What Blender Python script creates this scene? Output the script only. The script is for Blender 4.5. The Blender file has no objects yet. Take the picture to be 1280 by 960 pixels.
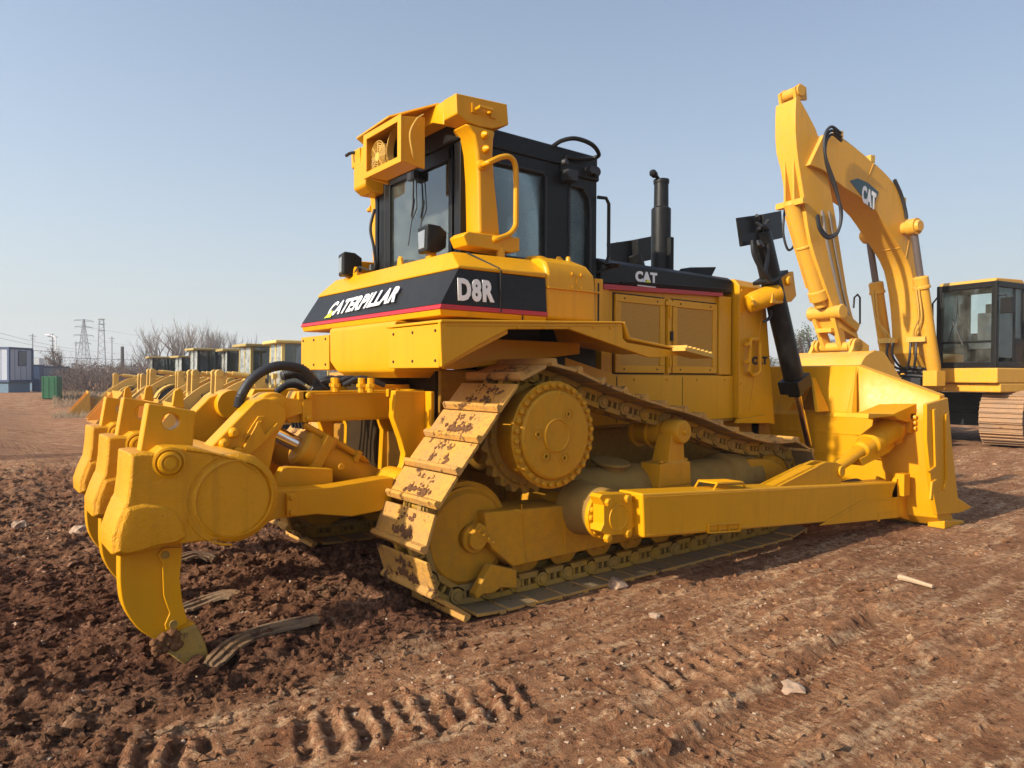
import bpy, bmesh, math, random
import numpy as np
from mathutils import Vector, Matrix
random.seed(7)
S = bpy.context.scene
COL = S.collection
R = math.radians
PI = math.pi

# ---------------------------------------------------------------- camera, sky, sun
cam_d = bpy.data.cameras.new('camera'); cam = bpy.data.objects.new('camera', cam_d); COL.objects.link(cam)
cam_d.sensor_width = 36; cam_d.lens = 884/1280*36; cam_d.clip_end = 6000; cam_d.clip_start = .05
yaw, pitch, roll = R(38.1), R(.65), R(.25)
fw = Vector((math.sin(yaw)*math.cos(pitch), math.cos(yaw)*math.cos(pitch), -math.sin(pitch)))
rt = Vector((math.cos(yaw), -math.sin(yaw), 0)); up = rt.cross(fw)
r2 = rt*math.cos(roll)+up*math.sin(roll); u2 = -rt*math.sin(roll)+up*math.cos(roll)
M = Matrix((r2, u2, -fw)).transposed().to_4x4(); M.translation = Vector((-1.77, -4.46, 1.36))
cam.matrix_world = M
S.camera = cam
S.view_settings.view_transform = 'Standard'; S.view_settings.look = 'None'
S.view_settings.exposure = 1.0; S.view_settings.gamma = 1
S.cycles.max_bounces = 8; S.cycles.transparent_max_bounces = 16; S.cycles.volume_bounces = 0
SUN_DIR = Vector((-math.cos(R(27)), .04, math.sin(R(27)))).normalized()   # towards the sun
sun_d = bpy.data.lights.new('sun', 'SUN'); sun_d.energy = 3.5; sun_d.angle = R(.9); sun_d.color = (1, .90, .74)
sun = bpy.data.objects.new('sun', sun_d); COL.objects.link(sun)
sun.rotation_euler = SUN_DIR.to_track_quat('Z', 'Y').to_euler()
W = bpy.data.worlds.new('World'); S.world = W; W.use_nodes = True
nt = W.node_tree; nt.nodes.clear()
sky = nt.nodes.new('ShaderNodeTexSky'); sky.sky_type = 'NISHITA'; sky.sun_disc = False
sky.sun_elevation = math.asin(SUN_DIR.z); sky.sun_rotation = math.atan2(SUN_DIR.x, SUN_DIR.y)
sky.air_density = 1.0; sky.dust_density = 1.2; sky.ozone_density = 1.5; sky.altitude = 0
bg = nt.nodes.new('ShaderNodeBackground'); bg.inputs[1].default_value = .105
wo = nt.nodes.new('ShaderNodeOutputWorld')
tc_ = nt.nodes.new('ShaderNodeTexCoord'); sx_ = nt.nodes.new('ShaderNodeSeparateXYZ'); nt.links.new(tc_.outputs['Generated'], sx_.inputs[0])
def wm(op, a, b=0.):
    q = nt.nodes.new('ShaderNodeMath'); q.operation = op
    for s_, v in zip(q.inputs, (a, b)):
        if hasattr(v, 'is_output'): nt.links.new(v, s_)
        else: s_.default_value = v
    return q.outputs[0]
# winter haze: a pale veil that thins with height
veil = wm('POWER', 2.71828, wm('MULTIPLY', wm('MAXIMUM', sx_.outputs[2], 0.), -2.7)); veil = wm('MULTIPLY', veil, .92)
mx = nt.nodes.new('ShaderNodeMix'); mx.data_type = 'RGBA'; nt.links.new(veil, mx.inputs[0]); nt.links.new(sky.outputs[0], mx.inputs[6]); mx.inputs[7].default_value = (2.55, 2.70, 2.72, 1)
dt = nt.nodes.new('ShaderNodeVectorMath'); dt.operation = 'DOT_PRODUCT'; nt.links.new(tc_.outputs['Generated'], dt.inputs[0]); dt.inputs[1].default_value = (-1, .04, 0)
# the sky is brighter towards the sun's side of the compass
gl_ = nt.nodes.new('ShaderNodeVectorMath'); gl_.operation = 'SCALE'; nt.links.new(mx.outputs[2], gl_.inputs[0]); nt.links.new(wm('ADD', wm('MULTIPLY', dt.outputs['Value'], .36), 1.13), gl_.inputs['Scale'])
nt.links.new(gl_.outputs[0], bg.inputs[0]); nt.links.new(bg.outputs[0], wo.inputs[0])

# ---------------------------------------------------------------- mesh helpers
ORG = {}
class MB:
    """collects shapes; build() links them as ONE mesh object"""
    def __init__(s): s.v = []; s.f = []; s.m = []; s.mi = 0
    def add(s, vs, fs):
        o = len(s.v); s.v += [tuple(v) for v in vs]
        for f in fs: s.f.append([i+o for i in f]); s.m.append(s.mi)
        return s
    def box(s, x0, x1, y0, y1, z0, z1):
        return s.prism([(x0, z0), (x1, z0), (x1, z1), (x0, z1)], y0, y1)
    def prism(s, pts, a, b, ax='y'):
        n = len(pts)
        if ax == 'y': g = lambda p, t: (p[0], t, p[1])
        elif ax == 'x': g = lambda p, t: (t, p[0], p[1])
        else: g = lambda p, t: (p[0], p[1], t)
        vs = [g(p, a) for p in pts]+[g(p, b) for p in pts]
        fs = [list(range(n))[::-1], list(range(n, 2*n))]+[[i, (i+1) % n, n+(i+1) % n, n+i] for i in range(n)]
        return s.add(vs, fs)
    def obox(s, p0, p1, w, h, upv=(0, 0, 1), w1=None, h1=None):
        p0 = Vector(p0); p1 = Vector(p1); d = (p1-p0).normalized(); u = Vector(upv)
        sd = d.cross(u).normalized(); u = sd.cross(d).normalized(); w1 = w if w1 is None else w1; h1 = h if h1 is None else h1
        vs = [p+sd*a*ww/2+u*b*hh/2 for p, ww, hh in ((p0, w, h), (p1, w1, h1)) for a, b in ((-1, -1), (1, -1), (1, 1), (-1, 1))]
        return s.add(vs, [[3, 2, 1, 0], [4, 5, 6, 7], [0, 1, 5, 4], [1, 2, 6, 5], [2, 3, 7, 6], [3, 0, 4, 7]])
    def lathe(s, p0, axis, prof, n=24, ph=0, arc=2*PI):
        p0 = Vector(p0); d = Vector(axis).normalized()
        a = d.orthogonal().normalized() if abs(d.y) < .9 else Vector((1, 0, 0)); a = (a-d*a.dot(d)).normalized(); b = d.cross(a)
        vs = []; fs = []
        for (t, r) in prof:
            for k in range(n):
                w = ph+arc*k/n; vs.append(p0+d*t+(a*math.cos(w)+b*math.sin(w))*r)
        for i in range(len(prof)-1):
            for k in range(n): fs.append([i*n+k, i*n+(k+1) % n, (i+1)*n+(k+1) % n, (i+1)*n+k])
        if prof[0][1] > 1e-6: fs.append(list(range(n))[::-1])
        if prof[-1][1] > 1e-6: fs.append([(len(prof)-1)*n+k for k in range(n)])
        return s.add(vs, fs)
    def cyl(s, p0, p1, r0, r1=None, n=20):
        p0 = Vector(p0); p1 = Vector(p1); L = (p1-p0).length
        return s.lathe(p0, p1-p0, [(0, r0), (L, r0 if r1 is None else r1)], n)
    def tube(s, path, r, n=10, closed=False):
        P = [Vector(p) for p in path]; m = len(P); vs = []; fs = []
        rr = r if isinstance(r, (list, tuple)) else [r]*m
        t0 = (P[1]-P[0]).normalized(); a = t0.orthogonal().normalized()
        for i in range(m):
            t = ((P[(i+1) % m] if (closed or i < m-1) else P[i])-(P[i-1] if (closed or i > 0) else P[i])).normalized()
            a = (a-t*a.dot(t)).normalized(); b = t.cross(a)
            for k in range(n):
                w = 2*PI*k/n; vs.append(P[i]+(a*math.cos(w)+b*math.sin(w))*rr[i])
        for i in range(m if closed else m-1):
            j = (i+1) % m
            for k in range(n): fs.append([i*n+k, i*n+(k+1) % n, j*n+(k+1) % n, j*n+k])
        if not closed: fs += [list(range(n))[::-1], [(m-1)*n+k for k in range(n)]]
        return s.add(vs, fs)
    def loft(s, rings, caps=True):
        n = len(rings[0]); vs = [p for r in rings for p in r]; fs = []
        for i in range(len(rings)-1):
            for k in range(n): fs.append([i*n+k, i*n+(k+1) % n, (i+1)*n+(k+1) % n, (i+1)*n+k])
        if caps: fs += [list(range(n))[::-1], [(len(rings)-1)*n+k for k in range(n)]]
        return s.add(vs, fs)
    def build(s, name, mat, parent=None, bevel=0, seg=2, smooth=32, loc=None, recalc=True):
        me = bpy.data.meshes.new(name)
        org = Vector(ORG.get(parent.name, (0, 0, 0))) if parent else Vector((0, 0, 0))
        vs = [tuple(Vector(v)-org) for v in s.v] if org.length > 0 else s.v
        me.from_pydata(vs, [], s.f)
        mats = mat if isinstance(mat, (list, tuple)) else [mat]
        for m in mats: me.materials.append(m)
        if len(mats) > 1: me.polygons.foreach_set('material_index', s.m)
        if recalc:
            bm = bmesh.new(); bm.from_mesh(me); bmesh.ops.recalc_face_normals(bm, faces=bm.faces); bm.to_mesh(me); bm.free()
        me.polygons.foreach_set('use_smooth', [True]*len(me.polygons)); me.set_sharp_from_angle(angle=R(smooth))
        o = bpy.data.objects.new(name, me); COL.objects.link(o)
        if parent: o.parent = parent; ORG[o.name] = org
        if loc: o.location = loc
        if bevel:
            b = o.modifiers.new('bevel', 'BEVEL'); b.width = bevel; b.segments = seg; b.limit_method = 'ANGLE'; b.angle_limit = R(35); b.harden_normals = True
        return o
def spline(pts, n=8):
    P = [Vector(p) for p in pts]; P = [P[0]*2-P[1]]+P+[P[-1]*2-P[-2]]; out = []
    for i in range(1, len(P)-2):
        for k in range(n):
            t = k/n; a, b, c, d = P[i-1:i+3]
            out.append(.5*((2*b)+(c-a)*t+(2*a-5*b+4*c-d)*t*t+(3*b-3*c+d-a)*t**3))
    out.append(P[-2]); return out
def thing(name, label, cat, loc=(0, 0, 0), rotz=0, group=None, local=False):
    o = bpy.data.objects.new(name, None); COL.objects.link(o); o.location = loc; o.rotation_euler = (0, 0, rotz); o.empty_display_size = .3
    o['label'] = label; o['category'] = cat
    if group: o['group'] = group
    ORG[o.name] = (0, 0, 0) if local else tuple(loc)
    return o
def tag(o, label, cat, group=None):
    o['label'] = label; o['category'] = cat
    if group: o['group'] = group
    return o
def struct(o): o['kind'] = 'structure'; return o
def copy_tree(o, parent=None):
    c = o.copy(); COL.objects.link(c); c.parent = parent
    for ch in list(o.children): copy_tree(ch, c)
    return c
_mm = {}
def mirror_tree(o, parent):
    """the same part on the machine's other side (its mesh flipped in y)"""
    c = o.copy(); COL.objects.link(c); c.parent = parent
    if o.data:
        if o.data.name not in _mm:
            me = o.data.copy(); bm = bmesh.new(); bm.from_mesh(me)
            for v in bm.verts: v.co.y *= -1
            bmesh.ops.reverse_faces(bm, faces=bm.faces); bm.to_mesh(me); bm.free(); _mm[o.data.name] = me
        c.data = _mm[o.data.name]
    c.location.y *= -1
    for ch in list(o.children): mirror_tree(ch, c)
    return c
_fc = {}
def lettering(txt, p0, U, V, w, h, mat, parent, name='lettering', shear=0, bold=.035, depth=.003, condensed=1):
    cu = bpy.data.curves.new('t', 'FONT'); cu.body = txt; cu.size = 1; cu.offset = bold; cu.extrude = .001; cu.shear = shear; cu.space_character = 1.12; cu.resolution_u = 3
    to = bpy.data.objects.new('t', cu); COL.objects.link(to); dg = bpy.context.evaluated_depsgraph_get()
    me = bpy.data.meshes.new_from_object(to.evaluated_get(dg)); bpy.data.objects.remove(to)
    co = np.array([v.co[:] for v in me.vertices]); lo = co.min(0); hi = co.max(0)
    U = Vector(U).normalized(); V = Vector(V).normalized(); N = U.cross(V)
    org = Vector(ORG.get(parent.name, (0, 0, 0))) if parent else Vector((0, 0, 0))
    for v, c in zip(me.vertices, co):
        q = (c-lo)/(hi-lo); v.co = Vector(p0)-org+U*float(q[0]*w)+V*float(q[1]*h)+N*(depth if c[2] > 0 else -.002)
    me.materials.clear(); me.materials.append(mat)
    o = bpy.data.objects.new(name, me); COL.objects.link(o)
    if parent: o.parent = parent; ORG[o.name] = tuple(org)
    return o

# ---------------------------------------------------------------- materials
def newmat(name):
    m = bpy.data.materials.new(name); m.use_nodes = True; n = m.node_tree; n.nodes.clear()
    out = n.nodes.new('ShaderNodeOutputMaterial'); b = n.nodes.new('ShaderNodeBsdfPrincipled'); n.links.new(b.outputs[0], out.inputs[0])
    return m, n, b
def noise(n, scale, detail=4, rough=.55, coord=None, dist=0):
    t = n.nodes.new('ShaderNodeTexNoise'); t.inputs['Scale'].default_value = scale; t.inputs['Detail'].default_value = detail
    t.inputs['Roughness'].default_value = rough; t.inputs['Distortion'].default_value = dist
    if coord: n.links.new(coord, t.inputs['Vector'])
    return t.outputs['Fac']
def ramp(n, fac, a, b, ca=(0, 0, 0, 1), cb=(1, 1, 1, 1)):
    r = n.nodes.new('ShaderNodeValToRGB'); n.links.new(fac, r.inputs[0]); e = r.color_ramp.elements
    e[0].position = a; e[1].position = b; e[0].color = ca; e[1].color = cb; return r.outputs[0]
def mix(n, fac, a, b, t='MIX'):
    m = n.nodes.new('ShaderNodeMix'); m.data_type = 'RGBA'; m.blend_type = t
    for s, v in ((m.inputs[0], fac), (m.inputs[6], a), (m.inputs[7], b)):
        if hasattr(v, 'is_output'): n.links.new(v, s)
        else: s.default_value = v
    return m.outputs[2]
def math_(n, op, a, b=0., c=None):
    m = n.nodes.new('ShaderNodeMath'); m.operation = op
    for s, v in zip(m.inputs, (a, b, c)):
        if v is None: continue
        if hasattr(v, 'is_output'): n.links.new(v, s)
        else: s.default_value = v
    return m.outputs[0]
def wpos(n):
    g = n.nodes.new('ShaderNodeNewGeometry'); return g.outputs['Position'], g.outputs['Normal']
def bump(n, b, h, strength=.3, dist=.01):
    k = n.nodes.new('ShaderNodeBump'); k.inputs['Strength'].default_value = strength; k.inputs['Distance'].default_value = dist
    n.links.new(h, k.inputs['Height']); n.links.new(k.outputs[0], b.inputs['Normal']); return k
def c4(c): return (c[0], c[1], c[2], 1)
def paint(name, col, rough=.36, dust=.25, dustcol=(.36, .25, .13), dirtz=None, coat=.08, dark=None, grime=.5, chips=.8, bk=1.):
    """sprayed machine paint: uneven gloss, brushed dust, soil near the ground"""
    m, n, b = newmat(name); P, N = wpos(n)
    big = noise(n, 1.7, 5, .6, P); fine = noise(n, 22, 6, .65, P); sm = noise(n, 130, 3, .6, P)
    c = mix(n, ramp(n, big, .3, .75), c4([x*.93 for x in col]), c4([min(1, x*1.05) for x in col]))
    d = math_(n, 'MULTIPLY', ramp(n, fine, .42, .72), dust)
    sp = n.nodes.new('ShaderNodeSeparateXYZ'); n.links.new(N, sp.inputs[0])
    upf = math_(n, 'MULTIPLY', math_(n, 'MAXIMUM', sp.outputs[2], 0.), dust*1.1)
    d = math_(n, 'ADD', d, math_(n, 'MULTIPLY', upf, ramp(n, big, .3, .6)))
    if dirtz:
        pz = n.nodes.new('ShaderNodeSeparateXYZ'); n.links.new(P, pz.inputs[0])
        zz = math_(n, 'SUBTRACT', dirtz[0], math_(n, 'ADD', pz.outputs[2], math_(n, 'MULTIPLY', big, dirtz[1]*.6)))
        zz = math_(n, 'MULTIPLY', math_(n, 'MAXIMUM', math_(n, 'DIVIDE', zz, dirtz[1]), 0.), ramp(n, fine, .25, .62))
        d = math_(n, 'MINIMUM', math_(n, 'ADD', d, math_(n, 'MULTIPLY', zz, dirtz[2])), .95)
    # runs of grime down the faces and a few chipped specks
    mp = n.nodes.new('ShaderNodeMapping'); mp.inputs['Scale'].default_value = (16, 16, 1.3); n.links.new(P, mp.inputs[0])
    run = ramp(n, noise(n, 1., 5, .6, mp.outputs[0]), .50, .80); run = math_(n, 'MULTIPLY', run, math_(n, 'MULTIPLY', ramp(n, big, .35, .7), grime))
    c = mix(n, run, c, c4([x*.42+.01 for x in col]))
    spk = ramp(n, noise(n, 75, 2, .5, P), .735, .755); spk = math_(n, 'MULTIPLY', spk, math_(n, 'MULTIPLY', ramp(n, fine, .4, .6), chips)); c = mix(n, spk, c, (.09, .045, .02, 1))
    oi = n.nodes.new('ShaderNodeObjectInfo'); c = mix(n, 1., c, math_(n, 'ADD', math_(n, 'MULTIPLY', oi.outputs['Random'], .10), .95), 'MULTIPLY')
    c = mix(n, d, c, c4(dustcol)); n.links.new(c, b.inputs['Base Color'])
    rr = math_(n, 'ADD', math_(n, 'MULTIPLY', d, .7), math_(n, 'ADD', rough-.08, math_(n, 'MULTIPLY', fine, .16)))
    n.links.new(math_(n, 'MINIMUM', rr, .95), b.inputs['Roughness']); b.inputs['Coat Weight'].default_value = coat; b.inputs['Coat Roughness'].default_value = .3; b.inputs['Specular IOR Level'].default_value = .22
    bump(n, b, math_(n, 'ADD', math_(n, 'MULTIPLY', big, 3.), math_(n, 'ADD', math_(n, 'MULTIPLY', sm, bk), math_(n, 'MULTIPLY', fine, 1.5*bk))), min(1, .12*bk), .004*bk)
    return m
def simple(name, col, rough=.5, metal=0, var=.15, scale=12, bumpv=0, spec=.5, emit=None):
    m, n, b = newmat(name); P, N = wpos(n)
    f = noise(n, scale, 5, .6, P)
    c = mix(n, f, c4([x*(1-var) for x in col]), c4([min(1, x*(1+var)) for x in col])); n.links.new(c, b.inputs['Base Color'])
    b.inputs['Roughness'].default_value = rough; b.inputs['Metallic'].default_value = metal; b.inputs['Specular IOR Level'].default_value = spec
    if bumpv: bump(n, b, f, bumpv, .01)
    return m
YC = (.65, .295, .002)
M_Y = paint('yellow_paint', YC, dust=.07, dustcol=(.55, .33, .05))
M_YU = paint('yellow_paint_dusty', (.54, .24, .003), rough=.48, dust=.26, dustcol=(.30, .17, .035), dirtz=(.9, .8, .6), coat=.03)
M_YR = paint('yellow_paint_cast', (.64, .29, .002), rough=.36, dust=.08, dustcol=(.5, .29, .04), dirtz=(.25, .3, .5), coat=.04)
M_CAST = paint('yellow_paint_rough_casting', (.64, .28, .002), rough=.36, dust=.10, dustcol=(.45, .25, .04), dirtz=(.45, .5, .5), coat=.05, bk=3.2)
M_YD = paint('yellow_paint_faded', (.60, .35, .06), rough=.55, dust=.3, dustcol=(.42, .30, .16), coat=.05)
M_YX = paint('yellow_paint_excavator', (.66, .32, .02), rough=.4, dust=.35, dustcol=(.40, .32, .16), coat=.15)  # the dust tone also paints in the sky's greyish reflection
M_BODY_BLK = paint('black_gloss_paint', (.007, .007, .007), rough=.42, dust=.05, dustcol=(.18, .15, .12), coat=.05)
M_DECAL = paint('charcoal_decal', (.013, .014, .016), rough=.45, dust=.04, dustcol=(.2, .18, .15), coat=.0)
M_RED = simple('red_stripe', (.40, .012, .016), .35)
M_WHITE = simple('white_decal', (.75, .75, .73), .45, var=.04)
M_LETR = simple('black_lettering', (.02, .018, .016), .5)
M_GREEN = simple('yellow_green_decal', (.75, .72, .02), .4)
M_DARK = simple('dark_recess', (.015, .012, .01), .8)
M_RUB = simple('black_rubber', (.018, .018, .02), .55, bumpv=.2, scale=60)
M_STEEL = simple('bare_steel', (.30, .27, .24), .45, metal=.7, scale=30, bumpv=.2)
M_CHROME = simple('chrome_rod', (.75, .74, .72), .14, metal=1, var=.05)
M_SEAT = simple('cab_trim', (.05, .05, .055), .8)
M_LENS = simple('lamp_lens', (.28, .30, .31), .1, metal=.3)
M_GREY = simple('dusty_brown_casting', (.27, .155, .04), .9, scale=9, var=.35, bumpv=.35, spec=.1)
M_TEAL = simple('teal_decal', (.03, .075, .085), .4)
M_ROD = simple('dull_rod', (.16, .13, .12), .4, metal=.5)
M_TYRE = simple('dusty_tyre', (.05, .045, .04), .9)
M_YBK = paint('yellow_paint_bucket', (.62, .30, .03), rough=.55, dust=.4, dustcol=(.42, .24, .08), coat=.02)
M_YPALE = paint('pale_yellow_cab_paint', (.62, .46, .14), rough=.5, dust=.3, dustcol=(.5, .4, .25), coat=.05)
M_TAN = paint('tan_cab_paint', (.36, .26, .08), rough=.55, dust=.3, dustcol=(.45, .35, .2), coat=.05)
M_CAB = simple('pale_grey_panel', (.36, .40, .47), .6, var=.06, scale=2)
M_CAB2 = simple('mid_grey_panel', (.20, .225, .26), .6, var=.08, scale=2)
M_CABT = simple('blue_trim', (.03, .06, .14), .6)
M_CABB = simple('pale_blue_plinth', (.12, .19, .26), .8)
M_PANE = simple('dark_window_pane', (.10, .12, .13), .2)
M_GRNBOX = simple('green_sheet_metal', (.02, .13, .05), .6, var=.25, scale=3)
M_PYL = simple('grey_galvanised_steel', (.16, .17, .19), .7, var=.05)
M_DPOLE = simple('dark_pole', (.05, .05, .055), .8)
M_BARK = simple('grey_bark', (.17, .145, .13), .9, var=.3, scale=3)
M_TWIG = simple('brown_twigs', (.085, .055, .045), .9, var=.3, scale=3)
M_DLEAF = simple('dead_leaves', (.12, .075, .055), .9, var=.5, scale=2)
M_GLEAF = simple('dark_green_leaves', (.045, .055, .022), .8, var=.5, scale=2)
M_HAZEG = simple('far_scrub', (.10, .085, .075), .9, var=.4, scale=.3)
M_WEED = simple('dry_grass', (.19, .13, .075), .9, var=.5, scale=3)
M_CLOD = simple('pale_clod', (.33, .22, .145), .95, var=.4, scale=25, bumpv=.5)
M_BONE = simple('bleached_wood', (.42, .29, .18), .8, var=.2, scale=30, bumpv=.3)
M_SHADE = simple('shade_dark_paint', (.035, .02, .007), .7, var=.4, spec=.1)  # dark tone painted in for the shade behind the ripper linkage
M_CHAS = paint('grimy_shaded_chassis_paint', (.34, .155, .01), rough=.6, dust=.35, dustcol=(.13, .08, .03), dirtz=(1.1, .8, .6), coat=0)  # dirt, plus a base darkened to paint in the shade between the tracks
M_MUD = simple('dried_mud', (.14, .058, .018), .95, var=.5, scale=40, bumpv=.4)
M_BRICK = simple('red_brick', (.35, .07, .05), .9)
def mudsteel(name, base, mudamt=.5, patch=.5):
    m, n, b = newmat(name); P, N = wpos(n)
    oi = n.nodes.new('ShaderNodeObjectInfo'); va = n.nodes.new('ShaderNodeVectorMath'); va.operation = 'ADD'
    cv = n.nodes.new('ShaderNodeCombineXYZ'); n.links.new(math_(n, 'MULTIPLY', oi.outputs['Random'], 50.), cv.inputs[0])
    n.links.new(P, va.inputs[0]); n.links.new(cv.outputs[0], va.inputs[1]); PP = va.outputs[0]
    a = noise(n, 7, 6, .65, PP); f = noise(n, 38, 6, .7, PP); g = noise(n, 3.2, 3, .5, PP)
    worn = mix(n, ramp(n, f, .50, .68), c4(base), c4([x*.5+.04 for x in base]))
    worn = mix(n, ramp(n, g, .4, .75), worn, c4([x*.62+.05 for x in base]))
    mm = ramp(n, math_(n, 'ADD', math_(n, 'MULTIPLY', a, .75), math_(n, 'MULTIPLY', f, .25)), patch, patch+.05)
    c = mix(n, mm, worn, mix(n, f, (.05, .022, .014, 1), (.17, .085, .055, 1)))
    n.links.new(c, b.inputs['Base Color']); b.inputs['Roughness'].default_value = .75; b.inputs['Specular IOR Level'].default_value = .15
    bump(n, b, math_(n, 'ADD', math_(n, 'MULTIPLY', mm, 1.3), math_(n, 'MULTIPLY', f, .7)), .7, .02)
    return m
M_SHOE = mudsteel('worn_track_shoe', (.54, .275, .055), patch=.572)
M_ESHOE = mudsteel('brown_grouser_shoe', (.36, .21, .11), patch=.62)
M_SHOEIN = mudsteel('dusty_shoe_inside', (.25, .17, .075), patch=.60)
M_LINK = mudsteel('dusty_track_link', (.42, .235, .03), patch=.62)
M_TIP = mudsteel('scraped_yellow_tip', (.42, .25, .05), patch=.60)
M_RAIL = mudsteel('scuffed_metal_strip', (.24, .14, .065), patch=.545)
def glass(name, tint=(.92, .965, .96), dirty=.05, refl=.10):
    m, n, b = newmat(name); P, N = wpos(n); out = [x for x in n.nodes if x.type == 'OUTPUT_MATERIAL'][0]
    tr = n.nodes.new('ShaderNodeBsdfTransparent'); tr.inputs[0].default_value = c4(tint)
    gl = n.nodes.new('ShaderNodeBsdfGlossy'); gl.inputs['Roughness'].default_value = .04; gl.inputs[0].default_value = (.9, .95, .95, 1)
    lw = n.nodes.new('ShaderNodeFresnel'); lw.inputs[0].default_value = 1.5
    m1 = n.nodes.new('ShaderNodeMixShader'); n.links.new(math_(n, 'ADD', lw.outputs[0], refl), m1.inputs[0]); n.links.new(tr.outputs[0], m1.inputs[1]); n.links.new(gl.outputs[0], m1.inputs[2])
    b.inputs['Base Color'].default_value = (.42, .42, .38, 1); b.inputs['Roughness'].default_value = .8
    m2 = n.nodes.new('ShaderNodeMixShader'); n.links.new(math_(n, 'MULTIPLY', ramp(n, noise(n, 4, 6, .7, P), .35, .8), dirty*2), m2.inputs[0])
    n.links.new(m1.outputs[0], m2.inputs[1]); n.links.new(b.outputs[0], m2.inputs[2]); n.links.new(m2.outputs[0], out.inputs[0])
    return m
M_GLASS = glass('cab_glass', refl=-.02)
M_GLASSR = glass('rear_cab_glass', refl=.10)
M_GLASS2 = glass('dusty_cab_glass', tint=(.85, .87, .87), dirty=.5, refl=.12)
M_GLASSD = glass('dark_cab_glass', tint=(.55, .58, .6), dirty=.06, refl=.03)
def perforated():
    m, n, b = newmat('perforated_yellow_sheet'); P, N = wpos(n)
    sp = n.nodes.new('ShaderNodeSeparateXYZ'); n.links.new(P, sp.inputs[0])
    k = 2*PI/.021
    sx = math_(n, 'SINE', math_(n, 'MULTIPLY', sp.outputs[0], k)); sz = math_(n, 'SINE', math_(n, 'MULTIPLY', sp.outputs[2], k))
    h = ramp(n, math_(n, 'MULTIPLY', sx, sz),   .15, .4)
    c = mix(n, h, c4([x*.9 for x in YC]), (.035, .02, .004, 1)); c = mix(n, math_(n, 'MULTIPLY', noise(n, 5, 4, .6, P), .2), c, (.5, .33, .12, 1))
    n.links.new(c, b.inputs['Base Color']); b.inputs['Roughness'].default_value = .6
    return m
M_PERF = perforated()

M_HAZE = bpy.data.materials.new('haze_air'); M_HAZE.use_nodes = True; _n = M_HAZE.node_tree; _n.nodes.clear()
_o = _n.nodes.new('ShaderNodeOutputMaterial'); _v = _n.nodes.new('ShaderNodeVolumePrincipled'); _v.inputs['Density'].default_value = .0009; _v.inputs['Color'].default_value = (.93, .95, 1, 1); _v.inputs['Anisotropy'].default_value = 0
_n.links.new(_v.outputs[0], _o.inputs['Volume'])

# ---------------------------------------------------------------- terrain
rng = np.random.default_rng(3)
TAB = rng.random((256, 256)).astype(np.float32)
def vn(x, y, sd=0):
    x = x+sd*17.13; y = y+sd*9.71; ix = np.floor(x).astype(np.int64); iy = np.floor(y).astype(np.int64)
    fx = (x-ix); fy = (y-iy); fx = fx*fx*(3-2*fx); fy = fy*fy*(3-2*fy)
    a = TAB[ix & 255, iy & 255]; b = TAB[(ix+1) & 255, iy & 255]; c = TAB[ix & 255, (iy+1) & 255]; d = TAB[(ix+1) & 255, (iy+1) & 255]
    return (a*(1-fx)+b*fx)*(1-fy)+(c*(1-fx)+d*fx)*fy
def rotn(x, y, a): return x*math.cos(a)-y*math.sin(a), x*math.sin(a)+y*math.cos(a)
def fbm(x, y, f, o, sd=0, g=.5):
    s = 0; am = 1; t = 0
    for k in range(o):
        u, v = rotn(x, y, .7*k+.3); s = s+am*(vn(u*f, v*f, sd+k)-.5); t += am; am *= g; f *= 2.03
    return s/t*2
def lumps(x, y, f, sd=0):
    u, v = rotn(x, y, .9*sd); q = 1-np.abs(vn(u*f, v*f, sd)*2-1); return q*q
def sst(a, b, t): t = np.clip((t-a)/(b-a), 0, 1); return t*t*(3-2*t)
def seg_d(x, y, a, b):
    dx, dy = b[0]-a[0], b[1]-a[1]; L = dx*dx+dy*dy; t = np.clip(((x-a[0])*dx+(y-a[1])*dy)/L, 0, 1)
    return np.hypot(x-a[0]-t*dx, y-a[1]-t*dy), t*math.sqrt(L)
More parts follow.
